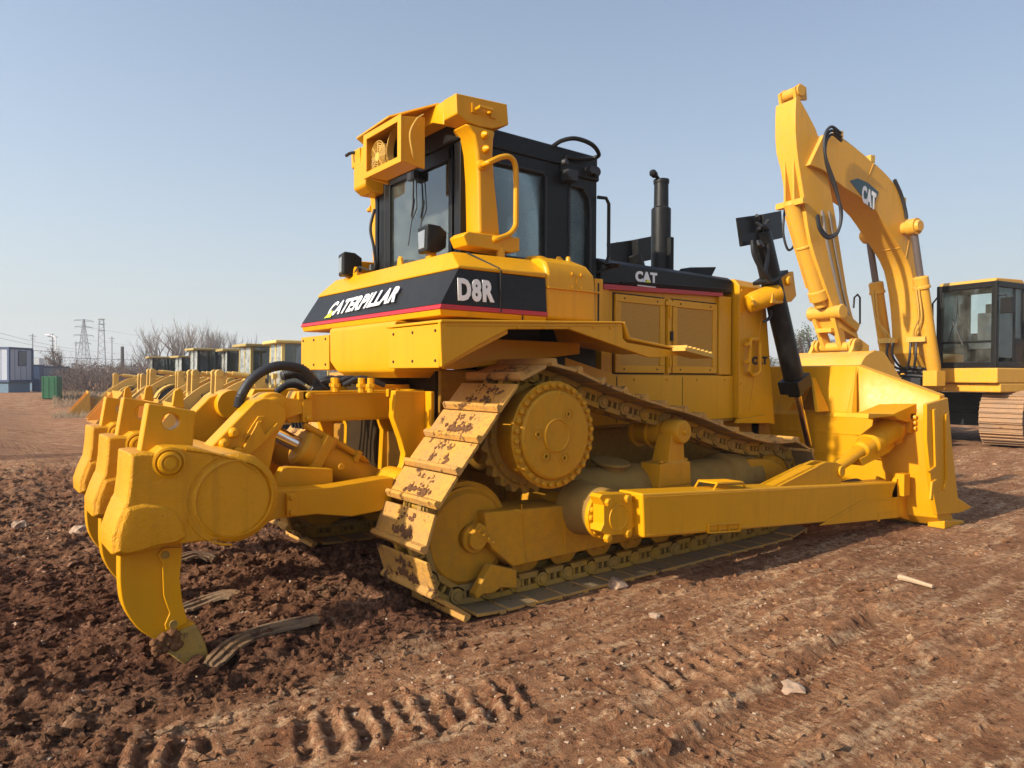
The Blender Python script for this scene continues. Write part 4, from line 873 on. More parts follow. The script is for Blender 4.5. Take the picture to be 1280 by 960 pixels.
# handrails (black) at roof front and door
hr = MB(); hr.tube(spline([(1.62, -.60, 3.02), (1.66, -.66, 3.055), (1.74, -.72, 3.07), (1.88, -.74, 3.05), (1.97, -.72, 3.0), (1.96, -.66, 2.985), (1.86, -.64, 2.965), (1.72, -.63, 2.955)]), .016, 8); hr.build('roof_grab_rail', M_BODY_BLK, roof)
hr = MB(); hr.tube([(2.06, -.62, 2.72), (2.13, -.64, 2.72), (2.16, -.64, 2.68), (2.16, -.64, 2.28), (2.13, -.64, 2.22), (2.06, -.62, 2.24)], .014, 8); hr.build('door_grab_rail', M_BODY_BLK, frm, smooth=60)
hr = MB(); hr.lathe((2.02, -.66, 2.90), (0, 1, 0), [(0, .035), (.08, .045), (.1, .03)], 16); hr.lathe((1.96, -.67, 2.90), (0, 1, 0), [(0, .03), (.08, .04), (.1, .03)], 16); hr.box(1.70, 1.80, -.68, -.60, 2.78, 2.86); hr.lathe((1.72, -.67, 2.82), (0, -1, 0), [(0, .035), (.02, .03)], 14)
hr.lathe((1.68, -.66, 2.90), (0, -1, 0), [(0, .03), (.03, .02)], 14); hr.build('roof_lamp_cluster', M_RUB, roof, bevel=.004)
hr = MB(); hr.lathe((2.10, -.74, 2.18), (0, 0, 1), [(0, .05), (.02, .06), (.035, .02)], 16); hr.tube([(2.05, -.62, 2.15), (2.10, -.74, 2.18)], .01, 6); hr.build('round_mirror', M_BODY_BLK, frm)

# --- rollover posts and beam, fan box, work lamps
YP = .75
ro = MB(); ro.prism([(0.685,3.126),(1.089,3.153),(1.103,3.019),(0.971,2.965),(0.869,2.958),(0.776,2.962),(0.691,2.998)], -.75, -.60); rb_ = rpart(ro.build('rollover_beam_end', M_Y, dz, bevel=.008, seg=3))
ro = MB(); ro.tube([(.83, -.755, 3.055), (.83, -.80, 3.06), (.93, -.80, 3.06), (.93, -.755, 3.055)], .011, 8); ro.box(.80, .845, -.762, -.75, 3.03, 3.09); ro.box(.945, .99, -.762, -.75, 3.03, 3.09)
rpart(ro.build('lifting_eye', M_Y, rb_))
bm_ = MB(); bm_.loft([[(.69, y, 3.02 if abs(y) < .5 else 2.97), (1.02, y, 3.02 if abs(y) < .5 else 2.97), (1.04, y, 3.13), (.70, y, 3.13)] for y in (-.60, -.46, -.40, .40, .46, .60)])
beam = bm_.build('rollover_beam', M_Y, dz, bevel=.006)
bm_ = MB(); bm_.loft([[(.42, -.36, 3.02), (.72, -.50, 3.135), (.72, -.50, 3.15), (.42, -.36, 3.035)], [(.43, .12, 3.01), (.72, .58, 3.135), (.72, .58, 3.15), (.43, .12, 3.025)]]); bm_.build('sloping_cover', M_Y, beam, bevel=.004)
ps = MB(); ps.loft([[(x, y, z) for x, y in ((xa, -.75), (xb, -.75), (xb, -.57), (xa, -.57))] for z, xa, xb in ((2.27, .87, 1.04), (2.45, .865, 1.02), (2.62, .86, .995), (2.80, .845, .98), (2.90, .82, .985), (2.96, .76, 1.0))])
post_ = rpart(ps.build('rollover_post', M_Y, dz, bevel=.022, seg=4))
ps = MB(); ps.prism([(0.695,2.230),(0.731,2.259),(1.146,2.271),(1.146,2.181),(1.079,2.163),(0.726,2.169)], -.82, -.66); rpart(ps.build('post_base', M_Y, post_, bevel=.01))
for q in [(0.901,-0.750,2.908),(0.914,-0.750,2.819)]: MB().lathe((q[0], -.745, q[2]), (0, -1, 0), [(0, .028), (.02, .026), (.04, .012), (.05, .01)], 14).build('post_boss', M_Y, post_)
hr = MB(); q = [(0.882,-0.830,2.711),(0.971,-0.830,2.759),(1.042,-0.830,2.778),(1.088,-0.830,2.750),(1.102,-0.830,2.665),(1.103,-0.830,2.405),(1.097,-0.830,2.336),(1.045,-0.830,2.277),(0.941,-0.830,2.234)]; hr.tube(spline([(q[0][0], -.76, q[0][2])]+q+[(q[-1][0], -.80, q[-1][2])], 5), .018, 10)
hr.lathe((q[0][0], -.745, q[0][2]), (0, -1, 0), [(0, .035), (.02, .033), (.03, .02)], 12); hr.lathe((q[-1][0], -.80, q[-1][2]), (0, -1, 0), [(0, .03), (.02, .028), (.03, .018)], 12)
hr.build('yellow_grab_rail', M_Y, post_)
# condenser fan box
fx = MB(); BX0, BX1, BY0, BY1, BZ0, BZ1 = .43, .60, -.52, -.02, 2.71, 2.99
fx.prism([(BX0, BZ0), (BX1, BZ0-.02), (BX1, BZ1+.03), (BX0, BZ1)], BY0, BY0+.02); fx.prism([(BX0, BZ0), (BX1, BZ0-.02), (BX1, BZ1+.03), (BX0, BZ1)], BY1-.02, BY1)
fx.box(BX0, BX1, BY0+.02, BY1-.02, BZ0, BZ0+.02); fx.prism([(BX0, BZ1-.02), (BX1, BZ1+.01), (BX1, BZ1+.03), (BX0, BZ1)], BY0+.02, BY1-.02); fx.box(BX1-.02, BX1, BY0+.02, BY1-.02, BZ0, BZ1)
fx.box(BX0-.012, BX0, BY0-.01, BY0+.035, BZ0-.01, BZ1+.01); fx.box(BX0-.012, BX0, BY1-.035, BY1+.01, BZ0-.01, BZ1+.01); fx.box(BX0-.012, BX0, BY0+.035, BY1-.035, BZ0-.01, BZ0+.03); fx.box(BX0-.012, BX0, BY0+.035, BY1-.035, BZ1-.03, BZ1+.01)
box = fx.build('fan_box', M_Y, dz, bevel=.003)
fx = MB(); cyy, czz = (BY0+BY1)/2-.02+.06, (BZ0+BZ1)/2
fx.lathe((BX0+.10, cyy-.13, czz), (-1, 0, 0), [(0, .135), (.05, .135), (.05, .128), (0, .128)], 32)
fx.lathe((BX0+.10, cyy+.13-.03, czz-.02), (-1, 0, 0), [(0, .10), (.05, .10), (.05, .094), (0, .094)], 28)
fan = fx.build('fan_shroud', M_YD, box)
fx = MB(); fc = Vector((BX0+.03, cyy+.09, czz-.02))
for r_ in (.03, .045, .06, .075, .09, .105): fx.tube([fc+Vector((0, r_*math.cos(2*PI*k/28), r_*math.sin(2*PI*k/28))) for k in range(28)], .0032, 5, closed=True)
fx.lathe(fc, (-1, 0, 0), [(-.02, .03), (.005, .03)], 14)
for k in range(8): a = PI*k/4; fx.tube([fc, fc+Vector((0, .105*math.cos(a), .105*math.sin(a)))], .0035, 5)
fx.build('fan_grille', M_YD, fan)
for k in range(5):
    a = 2*PI*k/5; b_ = MB().loft([[fc+Vector((.02, .02*math.cos(a), .02*math.sin(a))), fc+Vector((.035, .02*math.cos(a+.5), .02*math.sin(a+.5))), fc+Vector((.037, .02*math.cos(a+.5), .02*math.sin(a+.5)))], [fc+Vector((.02, .09*math.cos(a), .09*math.sin(a))), fc+Vector((.045, .09*math.cos(a+.6), .09*math.sin(a+.6))), fc+Vector((.047, .09*math.cos(a+.6), .09*math.sin(a+.6)))]]); b_.build('fan_blade', M_YD, fan)
fx = MB(); fx.box(BX0+.12, BX1-.025, BY0+.025, BY1-.025, BZ0+.025, BZ1-.025); fx.build('condenser_core', M_DARK, box)
fx = MB(); fx.tube(spline([(.58, BY0-.01, 3.03), (.52, BY0-.03, 2.98), (.47, BY0-.035, 2.88), (.49, BY0-.03, 2.77), (.52, BY0-.01, 2.73)]), .006, 6); fx.build('condenser_pipe', M_YD, box)
fx = MB(); fx.prism([(.66, 2.80), (.72, 2.76), (1.0, 2.76), (1.0, 2.99), (.66, 2.99)], .46, .66); fx.build('beam_box', M_Y, beam, bevel=.02)
fx = MB(); fx.tube(spline([(.72, .66, 3.11), (.66, .70, 3.10), (.62, .70, 3.07)]), .012, 6); fx.build('gutter_hose', M_RUB, beam); fx = MB(); fx.tube(spline([(.78, .53, 2.65), (.76, .56, 2.5), (.78, .54, 2.35), (.80, .56, 2.2), (.75, .6, 2.12)]), .012, 7); fx.build('post_hose', M_RUB, beam)
def lamp(x, y, z, rot):
    m = Matrix.Translation((x, y, z)) @ Matrix.Rotation(rot, 4, 'Z')
    L = MB(); sc = lambda pts: [tuple(m @ Vector(p)) for p in pts]
    L.loft([sc([(-.065, -.065, -.075), (-.065, .065, -.075), (-.065, .075, .085), (-.065, -.075, .085)]), sc([(-.05, -.075, -.08), (-.05, .075, -.08), (-.05, .085, .095), (-.05, -.085, .095)]), sc([(.03, -.07, -.075), (.03, .07, -.075), (.03, .08, .09), (.03, -.08, .09)]), sc([(.09, -.04, -.04), (.09, .04, -.04), (.09, .05, .06), (.09, -.05, .06)])])
    o = L.build('work_lamp', M_BODY_BLK, dz, bevel=.008)
    L = MB(); L.loft([sc([(-.067, -.045, -.055), (-.067, .045, -.055), (-.067, .055, .06), (-.067, -.055, .06)]), sc([(-.070, -.043, -.053), (-.070, .043, -.053), (-.070, .053, .058), (-.070, -.053, .058)])]); L.build('lamp_lens', M_LENS, o)
    L = MB(); L.loft([sc([(-.02, -.02, -.14), (.03, -.02, -.14), (.03, .02, -.14), (-.02, .02, -.14)]), sc([(-.02, -.02, -.07), (.03, -.02, -.07), (.03, .02, -.07), (-.02, .02, -.07)])]); L.lathe(m @ Vector((0, -.03, -.10)), (0, 1, 0), [(0, .015), (.07, .015)], 8); L.build('lamp_bracket', M_Y, o, bevel=.003)
lamp(.66, -.50, 2.235, R(-8)); lamp(.60, .60, 2.20, R(-12))
ey = MB()
for x, y in ((.63, -.13), (.60, .50)): ey.prism([(y-.035, 2.11), (y+.035, 2.11), (y+.022, 2.17), (y, 2.185), (y-.022, 2.17)], x, x+.02, 'x')
ey.build('lifting_tabs', M_Y, top, bevel=.003)
ey = MB(); ey.tube(spline([(.60, .50, 2.14), (.60, .42, 2.17), (.62, .34, 2.145), (.64, .28, 2.14)]), .006, 6); ey.lathe((.62, .26, 2.13), (0, 0, 1), [(0, .02), (.04, .018)], 10); ey.build('lamp_wire', M_RUB, top)

# --- engine hood
YH = .60
hd = MB(); hd.loft([[(2.12, -YH, 2.075), (3.82, -YH, 2.125), (3.82, YH, 2.125), (2.12, YH, 2.075)], [(2.12, -YH, 2.24), (3.82, -YH, 2.24), (3.82, YH, 2.24), (2.12, YH, 2.24)], [(2.12, -YH+.05, 2.275), (3.82, -YH+.05, 2.27), (3.82, YH-.05, 2.27), (2.12, YH-.05, 2.275)]])
hood = hd.build('engine_hood', M_BODY_BLK, dz, bevel=.012, seg=3)
for sgn in (-1, 1):
    a, b = sorted((sgn*(YH+.012), sgn*(YH-.02)))
    rs_ = MB(); rs_.prism([(2.14, 2.030), (3.66, 2.085), (3.66, 2.118), (2.14, 2.072)], a, b); rs_.build('hood_red_stripe', M_RED, hood, bevel=.003)
    rs_ = MB(); rs_.tube([(2.32, sgn*(YH+.02), 2.095), (2.4, sgn*(YH+.035), 2.105), (3.75, sgn*(YH+.035), 2.15)], .008, 6); rs_.build('hood_rail', M_BODY_BLK, hood)
lettering('CAT', (2.505, -YH-.003, 2.12), (1, 0, .02), (0, 0, 1), .26, .088, M_WHITE, hood, bold=.05, depth=.004)
tt = MB(); tt.add([(2.60, -YH-.0085, 2.115), (2.70, -YH-.0085, 2.117), (2.65, -YH-.0085, 2.150)], [[0, 1, 2]]); tt.build('logo_triangle', M_GREEN, hood)
tt = MB(); tt.box(2.53, 2.75, -YH-.006, -YH-.002, 2.088, 2.098); tt.build('small_decal', M_WHITE, hood)
en = MB(); en.box(2.16, 3.70, -YH+.03, YH-.03, 1.36, 2.08); en.prism([(2.12, 1.62), (2.20, 1.62), (2.20, 2.06), (2.12, 2.06)], -YH, YH); eng = en.build('engine_enclosure', M_Y, dz)
en = MB(); en.box(3.62, 3.80, -YH-.002, YH+.002, 1.38, 2.09); en.build('front_side_panel', M_Y, eng, bevel=.006)
en = MB(); en.prism([(1.75, .98), (3.84, .98), (3.84, 1.37), (2.3, 1.37), (1.75, 1.50)], -YH-.005, YH+.005); en.build('lower_side_panel', M_Y, dz, bevel=.008)
for x0, x1 in ((2.29, 2.885), (2.985, 3.60)):
    for sgn in (-1, 1):
        dr = MB(); y0, y1 = sorted((sgn*(YH-.03), sgn*(YH-.005)))
        for a, b, c, d in ((x0, x1, 1.39, 1.45), (x0, x1, 1.95, 2.01+.0*x0), (x0, x0+.06, 1.45, 1.95), (x1-.06, x1, 1.45, 1.95)): dr.box(a, b, y0, y1, c, d)
        dro = dr.build('engine_door', M_Y, eng, bevel=.004)
        dr = MB(); ya, yb = sorted((sgn*(YH-.0295), sgn*(YH-.026))); dr.box(x0-.012, x1+.012, ya, yb, 1.378, 2.022); dr.build('door_gap', M_DARK, dro)
        dr = MB(); y0, y1 = sorted((sgn*(YH-.025), sgn*(YH-.014))); dr.box(x0+.06, x1-.06, y0, y1, 1.45, 1.95); dr.build('perforated_sheet', M_PERF, dro)
        dr = MB()
        for z in (1.42, 1.98):
            for x in (x0+.1, x1-.1): dr.lathe((x, sgn*(YH-.006), z), (0, sgn, 0), [(0, .008), (.006, .006)], 8)
        dr.build('door_screws', M_DARK, dro)
hg = MB(); hg.box(2.91, 2.955, -YH-.005, -YH+.03, 1.39, 2.01); hg.cyl((2.932, -YH-.012, 1.85), (2.932, -YH-.012, 1.96), .012, n=8); hg.cyl((2.932, -YH-.012, 1.44), (2.932, -YH-.012, 1.52), .012, n=8); hg.box(2.88, 3.0, -YH-.008, -YH, 1.955, 1.99); hg.build('door_hinge', M_Y, eng, bevel=.002)
ra = MB(); ra.loft([[(3.84, -.66, .98), (4.44, -.66, .90), (4.44, .66, .90), (3.84, .66, .98)], [(3.84, -.66, 2.19), (4.25, -.66, 2.19), (4.25, .66, 2.19), (3.84, .66, 2.19)], [(3.84, -.60, 2.26), (4.22, -.60, 2.25), (4.22, .60, 2.25), (3.84, .60, 2.26)]])
rad = ra.build('radiator_guard', M_Y, dz, bevel=.012, seg=3)
ra = MB(); ra.box(3.835, 3.842, -.662, -.66, 1.0, 2.2); q = [(3.950,-0.670,1.686),(3.975,-0.670,1.709),(4.065,-0.670,1.712),(4.104,-0.670,1.683),(4.108,-0.670,1.422),(4.069,-0.670,1.385),(3.992,-0.670,1.377),(3.941,-0.670,1.413)]; ra.tube([(p[0], -.70, p[2]) for p in q], .018, 8, closed=True)
for i_ in (1, 5): ra.tube([(q[i_][0]+.02, -.655, q[i_][2]), (q[i_][0]+.02, -.70, q[i_][2])], .013, 8)
ra.lathe((3.93, -.70, 1.66), (-1, 0, 0), [(0, .02), (.04, .02)], 10); ra.lathe((3.93, -.70, 1.50), (-1, 0, 0), [(0, .02), (.04, .02)], 10); ra.build('side_grab_handle', M_Y, rad)
lettering('CAT', (4.039,-0.664,1.474), (1, 0, .02), (0, 0, 1), .25, .078, M_LETR, rad, bold=.06, depth=.003)
ra = MB(); ra.prism([(3.771,0.942),(3.795,0.977),(4.217,1.000),(4.284,0.983),(4.298,0.922)], -.70, -.66); ra.build('lower_corner_plate', M_Y, rad, bevel=.004)
hk = MB(); hk.loft([[(3.30, -.52, 2.27), (3.62, -.52, 2.27), (3.62, -.36, 2.27), (3.30, -.36, 2.27)], [(3.34, -.50, 2.33), (3.72, -.50, 2.37), (3.72, -.38, 2.37), (3.34, -.38, 2.33)]])
hk.build('hood_lamp_housing', M_BODY_BLK, hood, bevel=.01)
ex = MB(); EX, EY = 3.12, -.22
EXH = (3.233,-0.250,2.356); ex.lathe((EXH[0], -.25, 2.25), (0, 0, 1), [(0, .11), (.06, .11), (.08, .088), (.62, .088), (.64, .066), (.88, .064), (.88, .058), (.6, .056)], 28)
exo = ex.build('exhaust_stack', M_BODY_BLK, dz, bevel=.003)
ex = MB(); ex.lathe((EXH[0]-.03, -.25, 3.135), (-.75, 0, .35), [(0, .012), (.05, .02), (.06, .03), (.10, .034), (.12, .02)], 12); ex.lathe((EXH[0], -.25, 3.1), (0, 0, 1), [(0, .070), (.02, .072), (.035, .070)], 24); ex.build('rain_cap_weight', M_BODY_BLK, exo)
ex = MB(); ex.box(EXH[0]-.02, EXH[0]+.02, -.38, -.30, 2.25, 2.6); ex.build('exhaust_bracket', M_BODY_BLK, exo)

# --- blade lift cylinders (right one is mirrored too)
t0 = Vector((3.985,-0.770,2.681)); t1 = Vector((4.617,-0.770,1.256)); ax2 = (t1-t0).normalized()
lc = MB(); lc.lathe(t0, ax2, [(0, .07), (.0, .092), (.06, .095), (1.0*(t1-t0).length, .095)], 24); lc.obox(t1-ax2*.11, t1+ax2*.02, .25, .21, (0, 1, 0)); lc.obox(t1+ax2*.02, t1+ax2*.07, .14, .12, (0, 1, 0)); lc.obox(t0+ax2*.42, t0+ax2*.455, .30, .2, (0, 1, 0))
lco = rpart(lc.build('blade_lift_cylinder', M_BODY_BLK, dz, bevel=.008))
lc = MB(); lc.cyl(t1, t1+ax2*.62, .035, n=18); rpart(lc.build('cylinder_rod', M_CHROME, lco))
lc = MB(); gq = [(3.606,-0.800,2.753),(3.962,-0.800,2.832),(4.302,-0.800,2.918),(4.333,-0.800,2.668),(3.978,-0.800,2.581),(3.669,-0.800,2.509)]
lc.loft([[(p[0], -.88, p[2]) for p in (gq[0], gq[2], gq[3], gq[5])], [(p[0], -.868, p[2]) for p in (gq[0], gq[2], gq[3], gq[5])]])
lc2 = MB(); P_ = [gq[0], gq[1], gq[4], gq[5]]; lc2.loft([[(p[0], -.80, p[2]) for p in P_], [(p[0], -.77, p[2]) for p in P_]])
P_ = [gq[1], gq[2], gq[3], gq[4]]; lc2.loft([[(p[0], -.82+.03*(i in (1, 2)), p[2]) for i, p in enumerate(P_)], [(p[0], -.68, p[2]) for p in P_]])
rpart(lc2.build('hose_guard', M_BODY_BLK, lco, bevel=.004))
lc = MB(); 
for k in range(9): 
    rk = random.Random(k); c_ = Vector(gq[1])+Vector((rk.uniform(-.14, .06), 0, rk.uniform(-.28, -.06))); c_.y = -.82; lc.tube([c_, c_+Vector((rk.uniform(-.08, .08), -.03, rk.uniform(-.07, .07)))], .017, 7)
rpart(lc.build('valve_fittings', M_RUB, lco))
lc = MB(); q = [(3.754,-0.840,2.569),(3.780,-0.840,2.446),(3.881,-0.840,2.335),(3.970,-0.840,2.272)]; lc.tube(spline(q), .017, 8); q = [(3.991,-0.840,2.598),(4.006,-0.840,2.456),(3.970,-0.840,2.308),(4.035,-0.840,2.227)]; lc.tube(spline(q), .017, 8); q = [(4.243,-0.760,2.253),(4.207,-0.760,2.004),(4.168,-0.760,1.913),(4.077,-0.760,1.871)]; lc.tube(spline(q), .016, 8)
rpart(lc.build('cylinder_hose', M_RUB, lco))
bk_ = MB(); m0 = Vector((3.925,-0.700,2.027)); m1 = Vector((4.180,-0.800,2.133)); bk_.lathe(m0, m1-m0, [(-.02, .03), (.0, .085), (.05, .095), ((m1-m0).length+.03, .095)], 24)
bk_.prism([(4.045,2.030),(4.056,2.125),(4.201,2.144),(4.185,2.304),(4.401,2.354),(4.461,2.126),(4.378,2.067),(4.136,2.029)], -.86, -.70)
for q in [(4.290,-0.870,2.253)]: bk_.lathe((q[0], -.86, q[2]), (0, -1, 0), [(0, .045), (.03, .042), (.035, .03)], 16)
for q in [(3.960,-0.800,2.044),(3.872,-0.800,2.023)]: bk_.lathe((q[0], -.77, q[2]), (0, -1, 0), [(0, .035), (.03, .03)], 10)
rpart(bk_.build('cylinder_yoke', M_Y, rad, bevel=.01, seg=3))

# --- blade
bl = MB(); WH = 1.83
def sec(y, x0, zt, thick=.10, lo=.0):
    # back face profile at station y: leans, shallow box beam
    return [(x0+.10, y, .02+lo), (x0+.0, y, .10+lo), (x0-.04, y, .28), (x0-.05, y, .62), (x0-.05, y, .98), (x0+.0, y, 1.05), (x0+.03, y, zt), (x0+.13, y, zt+.01), (x0+.16, y, .9), (x0+.14, y, .5), (x0+.22, y, .2), (x0+.40, y, .0)]
st = [(-WH, 5.16, 1.20), (-1.30, 5.02, 1.42), (-1.16, 5.0, 1.475), (-1.0, 5.0, 1.47), (1.0, 5.0, 1.47), (1.16, 5.0, 1.475), (1.30, 5.02, 1.42), (WH, 5.16, 1.20)]
bl.loft([sec(y, x, z) for y, x, z in st])
blade = bl.build('blade_moldboard', M_YR, dz, bevel=.008)
for s_ in (-1, 1):
    ep = MB(); y0, y1 = sorted((s_*WH, s_*(WH+.035)))
    ep.prism([(4.825,1.133),(5.274,1.182),(5.386,0.719),(5.528,0.250),(5.878,0.121),(5.589,0.101),(5.067,0.141),(4.924,0.466),(4.833,0.821)], y0, y1)
    e = ep.build('end_plate', M_YR, blade, bevel=.008)
    ep = MB(); a, b = sorted((s_*(WH+.035), s_*(WH+.055)))
    ep.prism([(4.921,1.084),(4.971,1.090),(5.019,0.568),(4.869,0.531),(4.836,0.555),(4.968,0.586)], a, b); ep.prism([(5.179,1.034),(5.231,1.040),(5.266,0.441),(5.215,0.352),(5.162,0.364),(5.213,0.446)], a, b); ep.prism([(4.875,0.302),(4.904,0.452),(5.005,0.471),(5.039,0.454),(4.938,0.428),(4.925,0.289)], a, b)
    ep.build('end_plate_rib', M_YR, e, bevel=.004)
    eb_ = MB(); eb_.loft([[(5.20, s_*(WH-.10), .0), (5.66, s_*(WH-.06), -.005), (5.66, s_*(WH+.05), -.005), (5.20, s_*(WH+.045), .0)], [(5.20, s_*(WH-.10), .04), (5.62, s_*(WH-.06), .03), (5.62, s_*(WH+.05), .03), (5.20, s_*(WH+.045), .08)]])
    eb_.build('end_bit', M_YR, blade, bevel=.01)
    # wing fold gusset and triangular pocket
    gs = MB(); gs.loft([[(4.95, s_*1.20, 1.02), (4.955, s_*1.10, 1.02), (5.0, s_*1.17, 1.46)], [(4.90, s_*1.17, 1.02), (4.90, s_*1.13, 1.02), (4.99, s_*1.165, 1.46)]]); gs.build('wing_gusset', M_YR, blade, bevel=.003)
    yc_ = s_*.76
    for g_ in (-1, 1):
        tp_ = MB(); tp_.loft([[(4.96, yc_, 1.36), (4.955, yc_+g_*.02, 1.36), (4.955, yc_+g_*.17, 1.03), (4.96, yc_+g_*.14, 1.03)], [(4.90, yc_, 1.35), (4.90, yc_+g_*.02, 1.35), (4.74, yc_+g_*.17, 1.03), (4.74, yc_+g_*.14, 1.03)]]); tp_.build('lift_pocket_plate', M_YR, blade)
    MB().add([(4.945, yc_-.13, 1.035), (4.945, yc_+.13, 1.035), (4.957, yc_, 1.33)], [[0, 1, 2]]).build('lift_pocket_shade', M_CHAS, blade)  # dark triangle painting the shade inside the pocket
    wv = MB(); wv.box(4.86, 4.98, s_*1.62-.05, s_*1.62+.05, .30, .50)
    wv.prism([(4.72, .12), (4.97, .10), (4.97, .42), (4.84, .46), (4.74, .34)], s_*1.60-.02, s_*1.60+.02); wv.prism([(4.72, .12), (4.97, .10), (4.97, .42), (4.84, .46), (4.74, .34)], s_*1.44-.02, s_*1.44+.02)
    wv.build('arm_clevis', M_YR, blade, bevel=.006)
for z in (.30, .62, .82):
    wl_ = MB(); wl_.box(4.943 if z > .5 else 4.955, 4.952 if z > .5 else 4.965, -1.5, 1.5, z-.006, z+.006); wl_.build('weld_seam', M_YR, blade)
ce = MB(); ce.prism([(5.25, .07), (5.62, -.01), (5.66, -.01), (5.3, .1)], -1.7, 1.7); ce.build('cutting_edge', M_STEEL, blade)
bh = MB(); bh.tube(spline([(5.287,-1.450,0.615), (5.204,-1.400,0.448), (4.993,-1.400,0.383), (4.670,-1.420,0.400), (4.368,-1.480,0.463), (4.078,-1.500,0.464)]), .022, 8); rpart(bh.build('brace_hose', M_RUB, brace))
# --- weld beads, seams and bolt heads that break up the big faces
def bead(pts, r, mat, parent, mir=False):
    P = []; pts = [Vector(p) for p in pts]
    for a, b in zip(pts, pts[1:]):
        n_ = max(2, int((b-a).length/.014)); P += [a.lerp(b, k/n_) for k in range(n_)]
    P.append(pts[-1]); rw = random.Random(len(P)); o = MB().tube(P, [r*rw.uniform(.6, 1.3) for _ in P], 5).build('weld_bead', mat, parent, recalc=False)
    return rpart(o) if mir else o
q = [(-0.978,-1.116,1.029),(-0.877,-1.116,1.008),(-0.744,-1.116,0.966),(-0.663,-1.116,0.904)]; bead([(p[0], -1.117, p[2]) for p in q], .006, M_CAST, carrier0)
bead([(-.765+.212*math.cos(a), -1.116, .79+.212*math.sin(a)) for a in [R(110+k*12) for k in range(14)]], .006, M_CAST, carrier0)
bead([(.86, -1.2015, .60), (.90, -1.2015, .25)], .005, M_YU, frame, True); bead([(1.20, -1.2015, .57), (1.22, -1.2015, .25)], .005, M_YU, frame, True)
bead([(1.48, -1.6205, .635), (4.8, -1.6205, .418)], .0035, M_YR, arm, True); bead([(1.50, -1.6205, .405), (4.8, -1.6205, .135)], .0035, M_YR, arm, True)
bead([(.26, -1.3015, 1.625), (1.55, -1.3015, 1.682)], .0035, M_Y, dz); bead([(4.0, -.663, 1.02), (4.24, -.663, 2.16)], .003, M_Y, rad)
bead([(-.13, -.4315, 1.245), (.60, -.4315, 1.255)], .004, M_YR, ulk, True); bead([(-.10, -.4315, 1.095), (.5, -.4315, 1.10)], .004, M_YR, ulk, True)
for x, z in ((.75, 1.66), (.95, 1.665), (1.15, 1.675), (1.35, 1.685), (1.5, 1.69)): MB().lathe((x, -1.302, z-.02), (0, -1, 0), [(0, .010), (.007, .009)], 6).build('fender_bolt', M_Y, dz)
for x in (1.85, 2.15, 2.5, 2.9, 3.3, 3.7): MB().lathe((x, -YH-.004, 1.335), (0, -1, 0), [(0, .013), (.009, .012)], 6).build('panel_bolt', M_Y, dz)
for z in (1.02, 1.30, 1.62, 1.95, 2.15): MB().lathe((3.87, -.66, z), (0, -1, 0), [(0, .013), (.009, .012)], 6).build('guard_bolt', M_Y, rad)
MB().box(2.29, 2.30, -YH-.0065, -YH-.004, 1.0, 1.36).build('panel_seam', M_DARK, dz); MB().box(3.10, 3.106, -YH-.0065, -YH-.004, 1.0, 1.36).build('panel_seam', M_DARK, dz)
MB().box(1.0, 1.005, -1.034, -1.02, 1.71, 1.74).build('lip_seam', M_DARK, tank)
hn = MB(); hn.box(1.685, 1.70, -1.0015, -.9, 1.64, 2.0); hn.build('support_seam', M_DARK, dz)
lt_ = MB(); lt_.box(2.935, 2.965, -YH-.018, -YH-.004, 1.66, 1.74); lt_.build('door_latch', M_BODY_BLK, eng)
# --- mirror the right-hand parts
done = set(SIDE)
for o in SIDE:
    if o.parent is None or o.parent not in done: mirror_tree(o, o.parent)

# ---------------------------------------------------------------- the excavator behind the blade
exv = thing('excavator', 'yellow crawler excavator behind the bulldozer blade with boom raised high and stick folded down', 'excavator', (16.165, 1.413, 0), R(170), local=True)
def lp(pts, n=6): return [(v.x, v.z) for v in spline([(p[0], 0, p[1]) for p in pts], n)]
# undercarriage stands turned a little against the house
UC = math.radians(15)
ucm = Matrix.Translation((.08, -.51, 0)) @ Matrix.Rotation(UC, 4, 'Z')
def ub(mb): mb.v = [tuple(ucm @ Vector(v)) for v in mb.v]; return mb
u = MB(); u.box(-.7, .9, -.95, .95, .40, .80); u.box(.6, 1.0, -.95, .95, .35, .62); u.lathe((.1, 0, .78), (0, 0, 1), [(0, .75), (.25, .75)], 36)
under = ub(u).build('undercarriage_frame', M_BODY_BLK, exv, bevel=.02)
EP = [(-1.65, .56), (1.58, .56)]; er = .50
ept = arc(EP[1], er, PI/2, -PI/2, 14)+arc(EP[0], er, -PI/2, -3*PI/2, 14); ept = [Vector((a, 0, b)) for a, b in ept]; ept.append(ept[0].copy())
ec = [0]
for a, b in zip(ept, ept[1:]): ec.append(ec[-1]+(b-a).length)
ns = round(ec[-1]/.19)
es = MB(); es.prism([(-.098, 0), (.092, 0), (.10, .015), (.095, .045), (.082, .045), (.078, .016), (.012, .016), (.008, .046), (-.008, .046), (-.012, .016), (-.078, .016), (-.082, .045), (-.095, .045)], -.36, .36)
eshoe = es.build('grouser_shoe', M_ESHOE, None)
